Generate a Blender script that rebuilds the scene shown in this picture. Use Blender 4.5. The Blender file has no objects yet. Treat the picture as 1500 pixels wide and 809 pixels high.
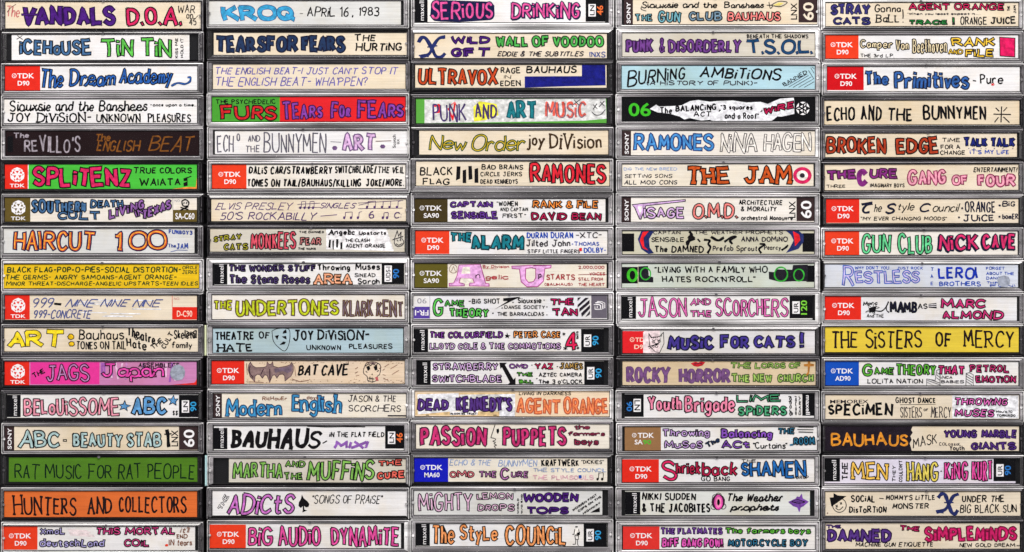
import bpy, math, random
import numpy as np
from mathutils import Vector
from mathutils.geometry import delaunay_2d_cdt, tessellate_polygon

# ------------------------------------------------------------ camera, lights, exposure
S = 0.109 / 297.0                      # metres per photo pixel: a case is 109 mm long
def PX(x): return (x - 750.0) * S
def PZ(y): return (811.0 - y) * S      # the table top lies at z = 0, just below the frame
scene = bpy.context.scene
COL = scene.collection
cd = bpy.data.cameras.new('camera')
cam = bpy.data.objects.new('camera', cd)
COL.objects.link(cam)
DIST = 3.2
cd.sensor_width = 36.0
cd.lens = 36.0 * DIST / (1500 * S)
cd.clip_start = 0.05
cd.clip_end = 60
cam.location = (0, -DIST, PZ(404.5))
cam.rotation_euler = (math.radians(90), 0, 0)
scene.camera = cam

world = bpy.data.worlds.new('World')
scene.world = world
world.use_nodes = True
bg = world.node_tree.nodes['Background']
bg.inputs['Color'].default_value = (1.0, 0.97, 0.925, 1)
bg.inputs['Strength'].default_value = 0.30

def area(name, loc, target, sx, sz, power, col):
    d = bpy.data.lights.new(name, 'AREA')
    d.shape = 'RECTANGLE'; d.size = sx; d.size_y = sz; d.energy = power; d.color = col
    o = bpy.data.objects.new(name, d); COL.objects.link(o)
    o.location = loc
    v = Vector(target) - Vector(loc)
    o.rotation_euler = v.to_track_quat('-Z', 'Y').to_euler()
    return o
area('softbox_above', (0.0, -1.15, 1.55), (0, 0, 0.12), 1.5, 0.6, 61.0, (1.0, 0.975, 0.915))
area('softbox_left', (-1.6, -1.7, 0.5), (0, 0, 0.15), 0.6, 0.9, 16.5, (1.0, 0.98, 0.96))
area('softbox_right', (1.7, -1.7, 0.4), (0, 0, 0.15), 0.5, 0.9, 14.5, (1.0, 0.98, 0.96))
scene.view_settings.view_transform = 'Standard'
scene.view_settings.look = 'None'
scene.view_settings.exposure = 0.0
scene.view_settings.gamma = 1.0
scene.render.film_transparent = False
scene.cycles.max_bounces = 10
scene.cycles.transparent_max_bounces = 24
scene.cycles.diffuse_bounces = 3
scene.cycles.glossy_bounces = 3

# ------------------------------------------------------------ colours (as printed or inked)
C = dict(cream=(235,221,195), cream2=(230,214,184), creamp=(234,212,184), creamw=(240,232,214), offw=(240,234,222), wht=(246,243,240),
 white=(240,238,234), creamwhite=(238,232,216), greycream=(214,208,192), palegrey=(220,220,214), palewhite=(236,236,236), umber=(30,15,17),
 green=(74,196,62), green2=(72,158,48), greencard=(92,170,66), yellow=(236,196,28), yellow2=(232,204,66), lilac=(206,134,182),
 leaf=(80,128,30), orangec=(226,112,50), redf=(226,34,40), bluegreyc=(178,202,208), bluec=(178,214,222), black=(8,8,12),
 kh=(206,202,176), khd=(214,206,170), palegreen=(206,214,200), paleblue=(226,224,222), paleblue2=(216,222,232), tanpaper=(222,202,168),
 greenwhite=(226,228,220), cream_=(0,0,0), palelav=(232,226,238), peachc=(246,222,188), tan=(226,194,140), peach=(250,214,190),
 red=(228,42,26), redo=(234,62,30), red2=(226,52,44), redc=(206,12,22), olive=(98,82,34), olived=(66,54,24), olive2=(96,88,28), royal=(18,26,182),
 royal2=(16,78,182), indigo=(88,66,156), bronze=(152,112,72), brownk=(56,40,40), charc=(30,28,36), greyb=(104,98,108),
 ink=(14,11,14), inks=(42,36,44), inkn=(22,24,48), inkb=(30,16,18), inkg=(10,34,16), inkt=(10,46,52), inkp=(32,24,34),
 purple=(72,26,118), deeppurple=(40,12,66), crimson=(214,36,92), crimson2=(206,30,100), crimsond=(176,28,66), crimson3=(222,26,92),
 rose=(196,100,100), brown=(110,70,60), brown2=(130,86,66), brown3=(92,66,30), brownd=(62,44,26), steel=(66,106,146), lime=(92,190,74),
 blue=(38,92,168), navy=(24,26,66), paleg=(160,150,156), ochre=(124,74,24), mauve=(138,92,156), burnt=(214,88,38), blueink=(48,72,150),
 dkgreen=(38,64,28), bluegrey=(72,84,140), yellowf=(248,220,40), yellowd=(242,196,30), magenta=(232,56,150), mauvep=(196,130,184),
 pinkhot=(232,76,170), silver=(160,166,178), palepink=(236,152,168), sky=(96,156,206), cyan=(50,160,214), mint=(176,204,200),
 lav=(176,168,216), dpink=(204,66,126), turq=(58,156,200), bluen=(30,54,110), slatenavy=(32,52,86), violet=(102,92,166),
 redd=(206,34,36), purplem=(132,62,160), pdark=(46,18,62), greyink=(98,94,104), palemauve=(216,176,214), plum=(112,84,124),
 violetd=(82,52,106), mustard=(164,158,40), pinkred=(218,82,98), salmong=(196,120,116), inkpurp=(74,56,106), blue90=(44,120,196),
 peachf=(238,166,126), chartr=(190,204,34), plumg=(116,98,112), taupe=(138,114,110), darkplum=(60,26,48), blue2=(58,140,188),
 purplel=(142,92,172), apple=(126,182,82), coral=(232,102,86), orchid=(204,116,196), hotpink=(222,76,150), orangel=(236,110,50),
 orangey=(250,190,70), pinkb=(224,84,150), navyb=(34,44,96), grass=(76,174,76), rust=(196,70,30), ultram=(22,26,118), yellowhi=(240,234,70),
 teal=(30,122,130), teald=(16,90,98), coralr=(230,96,78), dgold=(204,170,40), dkgreen2=(14,74,40), scarlet=(216,36,50), purplem2=(104,58,154),
 orange=(238,140,60), wine=(178,20,72), teal2=(24,124,136), blueink2=(34,74,170), orchidd=(168,60,130), orchidp=(232,172,222), redb=(168,62,66),
 grey=(140,138,144), limeg=(90,198,80), orange2=(238,152,78), lilacf=(214,176,220), redk=(228,34,84), plumf=(160,92,176), sand=(196,156,82),
 apple2=(92,180,56), purple3=(84,50,128), orangef=(240,138,82), brickl=(196,88,58), raspb=(204,50,112), maroon=(148,40,66), rosef=(232,118,128),
 mauvef=(180,116,170), bluepale=(140,160,196), pinkpale=(216,166,176), lilacpink=(224,182,206), orangep=(242,156,92), tealp=(108,168,178),
 bluegr=(112,140,156), salmon=(238,132,124), yellowp=(240,222,120), purplem3=(108,60,132), steeld=(26,66,104), navyd=(20,26,60),
 greenneon=(62,190,38), greend=(52,170,52), blue3=(72,142,204), rust2=(204,84,28), limel=(124,210,60), pinkm=(226,110,176), indigo2=(66,52,138),
 pinkw=(244,222,220), purpd=(116,78,124), purpd2=(88,54,98), brick=(196,34,44), palelime=(158,192,92), moss=(70,92,46), goldbr=(182,120,50),
 candy=(238,136,164), seagreen=(72,160,112), lilac2=(196,160,214), violetf=(132,78,180), tealb=(40,110,140), blue4=(34,104,174),
 greendk=(70,190,50), rosef2=(244,140,180), purple2=(120,72,160), magf=(222,86,176), navym=(56,50,116), grassd=(38,140,60), ivory=(240,222,178),
 mustardf=(240,196,62), blued=(48,94,160), brickr=(172,58,28), navyt=(28,36,116), plumc=(130,42,122), palepink2=(240,162,178), plumr=(140,44,84),
 mintg=(100,208,140), pinkd=(216,48,104), lavp=(196,182,216), blueout=(58,94,180), blueink3=(24,52,170), raspb2=(198,48,112), amberf=(242,194,84),
 amberf2=(226,206,92), magp=(230,78,158), ambr=(232,150,44), orchid2=(228,110,186), maroond=(110,14,52))
def lin(c, k=0.86):
    def f(v):
        v /= 255.0
        return v/12.92 if v <= 0.04045 else ((v+0.055)/1.055)**2.4
    return (f(c[0])*k, f(c[1])*k, f(c[2])*k, 1)

MATS = {}
def nodes_of(m):
    m.use_nodes = True
    nt = m.node_tree; nt.nodes.clear()
    return nt, nt.nodes, nt.links
def paper_mat(name, rgb):
    """card stock: faint fibres along the spine, soft blotches of age"""
    key = 'paper_' + name
    if key in MATS: return MATS[key]
    m = bpy.data.materials.new(key); nt, N, L = nodes_of(m)
    out = N.new('ShaderNodeOutputMaterial'); b = N.new('ShaderNodeBsdfPrincipled')
    L.new(b.outputs[0], out.inputs[0])
    tc = N.new('ShaderNodeTexCoord')
    mp = N.new('ShaderNodeMapping'); mp.inputs['Scale'].default_value = (35, 200, 1500)
    n1 = N.new('ShaderNodeTexNoise'); n1.inputs['Scale'].default_value = 1.0; n1.inputs['Detail'].default_value = 3
    n2 = N.new('ShaderNodeTexNoise'); n2.inputs['Scale'].default_value = 60; n2.inputs['Detail'].default_value = 4
    L.new(tc.outputs['Object'], mp.inputs[0]); L.new(mp.outputs[0], n1.inputs['Vector']); L.new(tc.outputs['Object'], n2.inputs['Vector'])
    r1 = N.new('ShaderNodeMapRange'); r1.inputs['From Min'].default_value = .3; r1.inputs['From Max'].default_value = .7
    r1.inputs['To Min'].default_value = .90; r1.inputs['To Max'].default_value = 1.06
    r2 = N.new('ShaderNodeMapRange'); r2.inputs['From Min'].default_value = .3; r2.inputs['From Max'].default_value = .7
    r2.inputs['To Min'].default_value = .92; r2.inputs['To Max'].default_value = 1.05
    L.new(n1.outputs['Fac'], r1.inputs['Value']); L.new(n2.outputs['Fac'], r2.inputs['Value'])
    mu = N.new('ShaderNodeMath'); mu.operation = 'MULTIPLY'
    L.new(r1.outputs[0], mu.inputs[0]); L.new(r2.outputs[0], mu.inputs[1])
    vm = N.new('ShaderNodeVectorMath'); vm.operation = 'SCALE'; vm.inputs[0].default_value = lin(rgb)[:3]
    L.new(mu.outputs[0], vm.inputs['Scale'])
    n3 = N.new('ShaderNodeTexNoise'); n3.inputs['Scale'].default_value = 26; n3.inputs['Detail'].default_value = 6; n3.inputs['Roughness'].default_value = .7
    gp = N.new('ShaderNodeNewGeometry'); L.new(gp.outputs['Position'], n3.inputs['Vector'])
    r3 = N.new('ShaderNodeMapRange'); r3.inputs['From Min'].default_value = .46; r3.inputs['From Max'].default_value = .68
    r3.inputs['To Min'].default_value = 0; r3.inputs['To Max'].default_value = .62
    L.new(n3.outputs['Fac'], r3.inputs['Value'])
    st = N.new('ShaderNodeMix'); st.data_type = 'RGBA'; st.blend_type = 'MULTIPLY'
    L.new(r3.outputs[0], st.inputs[0]); L.new(vm.outputs[0], st.inputs[6]); st.inputs[7].default_value = (.93, .84, .66, 1)
    L.new(st.outputs[2], b.inputs['Base Color'])
    b.inputs['Roughness'].default_value = 0.75
    b.inputs['Specular IOR Level'].default_value = 0.08
    MATS[key] = m
    return m
def ink_mat(name, rgb, streak=0.24, rough=0.6):
    if streak > .1: streak = .27
    """felt-pen ink: overlapping strokes leave darker and lighter passes"""
    key = 'ink_' + name + ('' if streak > .1 else '_print')
    if key in MATS: return MATS[key]
    m = bpy.data.materials.new(key); nt, N, L = nodes_of(m)
    out = N.new('ShaderNodeOutputMaterial'); b = N.new('ShaderNodeBsdfPrincipled')
    L.new(b.outputs[0], out.inputs[0])
    tc = N.new('ShaderNodeTexCoord')
    mp = N.new('ShaderNodeMapping'); mp.inputs['Scale'].default_value = (330, 300, 420); mp.inputs['Rotation'].default_value = (0, .5, 0)
    n1 = N.new('ShaderNodeTexNoise'); n1.inputs['Scale'].default_value = 1.0; n1.inputs['Detail'].default_value = 4; n1.inputs['Roughness'].default_value = .65
    L.new(tc.outputs['Object'], mp.inputs[0]); L.new(mp.outputs[0], n1.inputs['Vector'])
    r1 = N.new('ShaderNodeMapRange'); r1.inputs['From Min'].default_value = .3; r1.inputs['From Max'].default_value = .7
    r1.inputs['To Min'].default_value = 1 - streak*1.6; r1.inputs['To Max'].default_value = 1 + streak*1.5
    L.new(n1.outputs['Fac'], r1.inputs['Value'])
    vm = N.new('ShaderNodeVectorMath'); vm.operation = 'SCALE'; vm.inputs[0].default_value = lin(rgb)[:3]
    L.new(r1.outputs[0], vm.inputs['Scale']); L.new(vm.outputs[0], b.inputs['Base Color'])
    b.inputs['Roughness'].default_value = rough
    b.inputs['Specular IOR Level'].default_value = 0.06
    MATS[key] = m
    return m
def plastic_mat(name, base, clear, rough, spec=0.5, streaks=0.3, speck=.5):
    """clear styrene, glare and reflections painted in as pale blotches: part see-through, part scattering, glossy skin, fine scratches"""
    m = bpy.data.materials.new(name); nt, N, L = nodes_of(m)
    out = N.new('ShaderNodeOutputMaterial'); b = N.new('ShaderNodeBsdfPrincipled')
    tr = N.new('ShaderNodeBsdfTransparent'); mx = N.new('ShaderNodeMixShader')
    tr.inputs[0].default_value = (.93, .93, .95, 1)
    tc = N.new('ShaderNodeTexCoord')
    mp = N.new('ShaderNodeMapping'); mp.inputs['Scale'].default_value = (26, 60, 380)
    n1 = N.new('ShaderNodeTexNoise'); n1.inputs['Scale'].default_value = 1.0; n1.inputs['Detail'].default_value = 5
    n2 = N.new('ShaderNodeTexNoise'); n2.inputs['Scale'].default_value = 2300; n2.inputs['Detail'].default_value = 2
    gi = N.new('ShaderNodeNewGeometry')
    L.new(gi.outputs['Position'], mp.inputs[0]); L.new(mp.outputs[0], n1.inputs['Vector']); L.new(gi.outputs['Position'], n2.inputs['Vector'])
    r1 = N.new('ShaderNodeMapRange'); r1.inputs['From Min'].default_value = .3; r1.inputs['From Max'].default_value = .7
    r1.inputs['To Min'].default_value = 1 - streaks; r1.inputs['To Max'].default_value = 1 + streaks  # streaks paint irregular reflections along the rails
    L.new(n1.outputs['Fac'], r1.inputs['Value'])
    sp = N.new('ShaderNodeMapRange'); sp.inputs['From Min'].default_value = .68; sp.inputs['From Max'].default_value = .74
    sp.inputs['To Min'].default_value = 0; sp.inputs['To Max'].default_value = speck
    L.new(n2.outputs['Fac'], sp.inputs['Value'])
    n4 = N.new('ShaderNodeTexNoise'); n4.inputs['Scale'].default_value = 17; n4.inputs['Detail'].default_value = 3
    m4 = N.new('ShaderNodeMapping'); m4.inputs['Scale'].default_value = (1, 1, 2.6); m4.inputs['Location'].default_value = (3.1, .7, 1.9)
    L.new(gi.outputs['Position'], m4.inputs[0]); L.new(m4.outputs[0], n4.inputs['Vector'])
    r4 = N.new('ShaderNodeMapRange'); r4.inputs['From Min'].default_value = .34; r4.inputs['From Max'].default_value = .66
    r4.inputs['To Min'].default_value = .68; r4.inputs['To Max'].default_value = 1.5  # broad patches of painted glint, brighter and duller
    L.new(n4.outputs['Fac'], r4.inputs['Value'])
    m5 = N.new('ShaderNodeMath'); m5.operation = 'MULTIPLY'; L.new(r1.outputs[0], m5.inputs[0]); L.new(r4.outputs[0], m5.inputs[1])
    vm = N.new('ShaderNodeVectorMath'); vm.operation = 'SCALE'; vm.inputs[0].default_value = base
    L.new(m5.outputs[0], vm.inputs['Scale'])
    va = N.new('ShaderNodeVectorMath'); va.operation = 'ADD'
    L.new(vm.outputs[0], va.inputs[0]); L.new(sp.outputs[0], va.inputs[1])
    L.new(va.outputs[0], b.inputs['Base Color'])
    b.inputs['Roughness'].default_value = rough
    b.inputs['Specular IOR Level'].default_value = spec
    sub = N.new('ShaderNodeMath'); sub.operation = 'SUBTRACT'; sub.use_clamp = True; sub.inputs[0].default_value = clear
    L.new(sp.outputs[0], sub.inputs[1])
    L.new(sub.outputs[0], mx.inputs[0]); L.new(b.outputs[0], mx.inputs[1]); L.new(tr.outputs[0], mx.inputs[2])
    L.new(mx.outputs[0], out.inputs[0])
    return m
def solid_mat(name, base, rough=.5, spec=.5):
    m = bpy.data.materials.new(name); nt, N, L = nodes_of(m)
    out = N.new('ShaderNodeOutputMaterial'); b = N.new('ShaderNodeBsdfPrincipled'); L.new(b.outputs[0], out.inputs[0])
    n = N.new('ShaderNodeTexNoise'); n.inputs['Scale'].default_value = 90; n.inputs['Detail'].default_value = 5
    tc = N.new('ShaderNodeTexCoord'); L.new(tc.outputs['Object'], n.inputs['Vector'])
    r = N.new('ShaderNodeMapRange'); r.inputs['To Min'].default_value = .75; r.inputs['To Max'].default_value = 1.25
    L.new(n.outputs['Fac'], r.inputs['Value'])
    vm = N.new('ShaderNodeVectorMath'); vm.operation = 'SCALE'; vm.inputs[0].default_value = base
    L.new(r.outputs[0], vm.inputs['Scale']); L.new(vm.outputs[0], b.inputs['Base Color'])
    b.inputs['Roughness'].default_value = rough; b.inputs['Specular IOR Level'].default_value = spec
    return m
TONE = [plastic_mat('styrene_over_dark_shaded', (.006, .005, .007), .62, .22, .4, .3, .12),  # one plastic: painted light and shade steps, plus darkness seen through it
        plastic_mat('styrene_shaded', (.058, .053, .063), .25, .28, .5, .5),
        plastic_mat('styrene_half_lit', (.200, .188, .206), .16, .26, .6, .45),
        plastic_mat('styrene_lit', (.55, .54, .56), .12, .26, .6, .4)]
PANE = plastic_mat('styrene_window', (.3, .3, .32), .997, .10, .5, .1, .03)
SHELL = solid_mat('black_cassette_shell', (.007, .007, .008), .35, .3)
FELT = solid_mat('dark_backdrop_felt', (.012, .011, .013), .95, .1)
DESK = solid_mat('dark_tabletop_laminate', (.035, .032, .032), .45)

# ------------------------------------------------------------ hand-printed alphabet, cap height 10 ("~" curved, "o" closed curve)
G = {
'A':"0 0 3 10 6 0|1.1 3.6 4.9 3.6",'B':"0 0 0 10|~0 10 3.4 9.8 5 8 4 6 0 5.3|~0 5.3 4 5 5.7 3 4.4 .6 0 0",'C':"~5.7 8.2 3.8 10 1.3 9 0 5 1.1 1 3.4 0 5.8 1.6",
'D':"0 0 0 10|~0 10 3.4 9.4 5.7 7.4 6.1 5 5.2 2 3 .4 0 0",'E':"5 10 0 10 0 0 5.2 0|0 5.2 4.2 5.2",'F':"5.2 10 0 10 0 0|0 5.3 4.2 5.3",
'G':"~5.7 8.2 3.9 10 1.3 9 0 5 1 1 3.4 0 5.4 1.2 5.9 4.2|3.4 4.3 6.3 4.3",'H':"0 0 0 10|6 0 6 10|0 5 6 5",'I':"0 0 0 10",
'J':"1.6 10 6.4 10|~4.3 10 4.3 3 3.3 .4 1.4 .2 0 2.4",'K':"0 0 0 10|5.3 10 0 4.5|1.4 5.8 5.8 0",'L':"0 10 0 0 5 0",'M':"0 0 .7 10 3.9 3.2 7.1 10 7.8 0",
'N':"0 0 0 10 5.8 0 5.8 10",'O':"o3.2 10 .8 8.6 0 5 .8 1.4 3.2 0 5.6 1.4 6.4 5 5.6 8.6",'P':"0 0 0 10|~0 10 3.8 9.8 5.4 7.8 4.2 5.4 0 4.6",
'Q':"o3.2 10 .8 8.6 0 5 .8 1.4 3.2 0 5.6 1.4 6.4 5 5.6 8.6|3.6 3.2 7 -.6",'R':"0 0 0 10|~0 10 3.8 9.8 5.3 7.8 4.2 5.4 0 4.8|2.2 5 6 0",
'S':"~5.3 8.4 3.6 10 1.2 9.5 .2 7.6 1.3 5.8 4 4.6 5.5 2.7 4.5 .5 2.2 0 0 1.6",'T':"0 10 6.2 10|3.1 10 3.1 0",'U':"~0 10 0 3.4 1 .8 3 0 5 .8 6 3.4 6 10",
'V':"0 10 2.9 0 5.8 10",'W':"0 10 1.9 0 4.2 7.4 6.5 0 8.4 10",'X':"0 0 6 10|0 10 6 0",'Y':"0 10 3 5 6 10|3 5 3 0",'Z':"0 10 5.8 10 0 0 6 0",
'a':"~4.4 5.2 2.6 6.2 .6 5.2 0 3 .7 .7 2.4 .1 4.4 1.8|4.6 6 4.7 0",'b':"0 10 0 0|~0 4.4 1.8 6 4 5.6 4.9 3 3.9 .5 1.8 0 0 1.2",'c':"~4.5 5 2.7 6.2 .7 5.1 0 3 .8 .8 2.7 0 4.6 1.2",
'd':"4.8 10 4.8 0|~4.8 4.6 3 6.1 .9 5.5 0 3 .9 .4 3 0 4.8 1.6",'e':"~.2 3.1 4.6 3.5 4 5.6 2.4 6.2 .6 5.1 0 3 .8 .7 2.6 0 4.6 1.2",
'f':"~4.2 9.2 3 10 1.9 9.2 1.6 7 1.6 0|0 6 3.6 6",'g':"~4.5 5 2.9 6.1 .9 5.3 .1 3.3 1 1.1 3 .8 4.5 2.2|~4.7 6 4.6 0 4 -2.6 2.2 -3.2 .2 -2",
'h':"0 10 0 0|~0 3.8 1.7 6 3.6 5.8 4.3 4.2 4.4 0",'i':"0 0 0 6.4|0 8.3 .1 9",'j':"~2.2 6 2.2 -1 1.2 -3 -.6 -2.4|2.2 8.3 2.3 9",'k':"0 10 0 0|4 6 0 2.6|1.1 3.5 4.4 0",
'l':"0 10 0 0",'m':"0 6 0 0|~0 4 1.4 6 2.8 5.6 3.2 4 3.2 0|~3.2 4 4.6 6 6 5.6 6.4 4 6.4 0",'n':"0 6 0 0|~0 3.8 1.7 6 3.6 5.8 4.3 4.2 4.4 0",
'o':"o2.4 6.1 .6 5.2 0 3 .6 .8 2.4 0 4.2 .8 4.8 3 4.2 5.2",'p':"0 6 0 -3.6|~0 4.4 1.8 6.1 4 5.6 4.9 3 3.9 .5 1.8 .1 0 1.4",'q':"~4.5 5 2.9 6.1 .9 5.3 .1 3.3 1 1 3 .6 4.5 2|4.7 6 4.6 -3.6",
'r':"0 6 0 0|~0 3.4 1.2 5.4 2.5 6.1 3.7 5.2",'s':"~4 5.1 2.6 6.1 .8 5.6 .6 4.1 2.6 3.2 4 2 3.3 .3 1.6 0 0 1",'t':"~1.8 9.2 1.7 2 2.4 .3 3.9 .6|0 6.2 3.9 6.2",
'u':"~0 6 0 2.2 .9 .2 2.6 .1 4.5 2.2|4.5 6 4.6 0",'v':"0 6 2.2 0 4.4 6",'w':"0 6 1.5 0 3.1 4.4 4.7 0 6.2 6",'x':"0 0 4.3 6|0 6 4.3 0",'y':"0 6 2.4 .8|4.7 6 .8 -3.6",
'z':"0 6 4.2 6 0 0 4.4 0",'0':"o2.8 10 .7 8.6 0 5 .7 1.4 2.8 0 4.9 1.4 5.6 5 4.9 8.6",'1':"0 8 1.7 10 1.7 0",'2':"~.2 8 1.7 9.9 4 9.7 4.9 7.6 3.2 4 0 0|0 0 5.3 0",
'3':"~.2 8.8 2.2 10 4.6 9 4.4 6.6 2 5.3|~2 5.3 4.6 4.6 5 2 3.4 .2 0 .8",'4':"4 0 4 10 0 3 5.6 3",'5':"4.8 10 .8 10 .5 5.6|~.5 5.6 3 6.2 5 4.6 4.6 1.2 2.4 0 0 .9",
'6':"~4.4 9.4 1.8 7.6 .1 3.6 .8 .8 2.8 0 4.8 1 5 3.4 3.4 5 1 4.4 .2 3",'7':"0 10 5 10 1.6 0",'8':"o2.6 10 .6 8.8 .6 6.6 2.6 5.4 4.6 6.6 4.6 8.8|o2.6 5.4 .2 4 .3 1.2 2.6 0 4.9 1.2 5 4",
'9':"~4.9 7 3.6 5 1.2 5.2 .2 7.4 1.2 9.6 3.2 10 4.7 8.8 4.9 6.6 3.8 2.4 2.4 0",'&':"~5.8 0 1.4 7 1.4 9.2 2.8 10 4 8.8 3.4 6.6 .6 3.8 0 1.8 1.6 0 4 .6 5.8 3.6",
'-':"0 4.8 3.6 5",'.':"0 0 .5 .3",',':"1 .8 .2 -1.6",'!':"0 10 .1 3|.1 .7 .2 0",'?':"~0 8 1.2 10 3.6 9.6 4.2 7.6 2.2 5.2 2 2.8|2 .6 2.1 0","'":"0 10 -.3 7.6",'"':"0 10 -.2 7.8|1.6 10 1.4 7.8",
'/':"0 -1 3.6 10.6",':':"0 1.4 .2 1.6|0 5.6 .2 5.8",'(':"~1.8 10.8 0 7 0 3 1.8 -1",')':"~0 10.8 1.8 7 1.8 3 0 -1",'*':"0 3 5 7|0 7 5 3|2.5 2 2.5 8",'$':"~5 8 3 9.4 .6 8 2.6 5 4.8 2.4 2.6 .6 0 2|2.6 11 2.6 -1"}
def smooth(pts, closed=False, n=5):
    out = []; k = len(pts)
    rng = range(k) if closed else range(k - 1)
    for i in rng:
        if closed: p0, p1, p2, p3 = pts[i-1], pts[i], pts[(i+1) % k], pts[(i+2) % k]
        else:
            p1, p2 = pts[i], pts[i+1]
            p0 = pts[i-1] if i else (2*p1[0]-p2[0], 2*p1[1]-p2[1])
            p3 = pts[i+2] if i + 2 < k else (2*p2[0]-p1[0], 2*p2[1]-p1[1])
        for j in range(n):
            t = j / n; t2 = t*t; t3 = t2*t
            out.append(tuple(.5*((2*p1[a]) + (-p0[a]+p2[a])*t + (2*p0[a]-5*p1[a]+4*p2[a]-p3[a])*t2 + (-p0[a]+3*p1[a]-3*p2[a]+p3[a])*t3) for a in (0, 1)))
    out.append(pts[0] if closed else pts[-1])
    return out
def parse_strokes(s, n=5):
    res = []
    for part in s.replace(';', '|').split('|'):
        part = part.strip(); c = part[0] if part[0] in '~o' else ''
        v = [float(q) for q in part.lstrip('~o').split()]
        p = list(zip(v[::2], v[1::2]))
        if c == '~': p = smooth(p, False, n)
        if c == 'o': p = smooth(p, True, n)
        res.append((p, c))
    return res
GLY = {k: parse_strokes(v, 4) for k, v in G.items()}

def layout(text, rnd, opt):
    """strokes of a line of hand lettering, in a box of its own units (y up)"""
    x = 0.0; strokes = []; n = max(1, len(text) - 1)
    g0, g1 = opt.get('g', (1, 1)); jit = opt.get('j', 1.0)
    for i, ch in enumerate(text):
        if ch == ' ': x += opt.get('sp', 1.7)*.6 + (2.2 if 'ws' in opt else 3.2) + rnd.uniform(-.3, .3); continue
        gl = GLY.get(ch) or GLY.get(ch.upper()) or GLY['-']
        mx = max(p[0] for st, _ in gl for p in st); t = i / n
        sc = (g0 + (g1 - g0)*t) * (1 + rnd.uniform(-.10, .10)*jit)
        sx = 1 + rnd.uniform(-.12, .12)*jit
        rot = math.radians(rnd.uniform(-4.6, 4.6)*jit); dy = rnd.uniform(-.45, .45)*jit + (5 - 5*sc)*.6
        sh = rnd.uniform(-.035, .035)*jit; cr, sr = math.cos(rot), math.sin(rot)
        for st, c in gl:
            q = []
            if not c:                                   # no hand draws a straight line
                s2 = [st[0]]
                for p, r_ in zip(st, st[1:]):
                    dx, dy_ = r_[0]-p[0], r_[1]-p[1]; ln = math.hypot(dx, dy_)
                    if ln > 4:
                        b_ = rnd.uniform(-.045, .045)*jit
                        for f_ in (.33, .67): s2.append((p[0]+dx*f_-dy_*b_, p[1]+dy_*f_+dx*b_))
                    s2.append(r_)
                st = s2
            for (a, b) in st:
                a = a*sx + b*sh; a2 = (a*cr - b*sr)*sc; b2 = (a*sr + b*cr)*sc
                q.append((x + a2, b2 + dy))
            if opt.get('S') and not c:
                for e in (0, -1):                      # serifs on free ends
                    d = q[1] if e == 0 else q[-2]; ux, uy = q[e][0]-d[0], q[e][1]-d[1]
                    ln = math.hypot(ux, uy) or 1
                    if ln > 2 and abs(uy) > abs(ux):
                        strokes.append(([(q[e][0]-1.15, q[e][1]+.1), (q[e][0]+1.15, q[e][1]-.1)], '', i))
            strokes.append((q, c, i))
        if opt.get('c') and ch.islower() and i+1 < len(text) and text[i+1].islower():
            strokes.append((smooth([(x + mx*sx*sc*.85, .5), (x + mx*sx*sc + .6, .3), (x + mx*sx*sc + opt.get('sp', 1.7)*1.1, 3.2)], False, 4), '~', i))
        x += mx*sx*sc + opt.get('sp', 1.7) + rnd.uniform(-.25, .25)*jit
    return strokes

def fit(strokes, box, w, opt):
    x0, y0, x1, y1 = box; sl = math.tan(math.radians(opt.get('s', 0)))
    P = [([(a + b*sl, b) for a, b in st], c, gi) for st, c, gi in strokes]
    xs = [p[0] for st, _, _ in P for p in st]; ys = [p[1] for st, _, _ in P for p in st]
    ax, bx, ay, by = min(xs), max(xs), min(ys), max(ys)
    gt, gb = {}, {}
    for st, _, gi in P:
        for p in st: gt[gi] = max(gt.get(gi, -99), p[1]); gb[gi] = min(gb.get(gi, 99), p[1])
    tall = sorted(v for v in gt.values() if v > .75*by); low = sorted(gb.values())
    if len(tall) > 1:                                   # a letter or two may poke out, the line as a whole fills its box
        by = .3*by + .7*tall[len(tall)//2]
        if ay > -2: ay = .3*ay + .7*low[len(low)//2] if low[len(low)//2] < 3 else ay
    W, H = x1 - x0, y1 - y0; vert = opt.get('v') or opt.get('V')
    H = max(H - W*abs(math.tan(math.radians(opt.get('a', 0)))), H*.8)
    if vert: W, H = H, W
    e = w*.5
    iw, ih = max(W - 2*e, 1), max(H - 2*e, 1)
    kx = iw/max(bx-ax, .01); ky = ih/max(by-ay, .01)
    if by-ay < 1.5: ky = min(kx, ky, H/10 + .5)
    if bx-ax < .5: kx = ky
    cx, cy = (x0+x1)/2, (y0+y1)/2; mx, my = (ax+bx)/2, (ay+by)/2
    R = math.radians(opt.get('R', 0)); ta = math.tan(math.radians(opt.get('a', 0)))
    out = []
    for st, c, gi in P:
        q = []
        for (a, b) in st:
            u, v = (a-mx)*kx, (b-my)*ky             # y up, centred
            if vert: u, v = (-v, u) if opt.get('v') else (v, -u)
            if ta: v += u*ta
            if R: u, v = u*math.cos(R)-v*math.sin(R), u*math.sin(R)+v*math.cos(R)
            q.append((cx + u, cy - v))
        out.append((q, c, gi))
    return out

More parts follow.
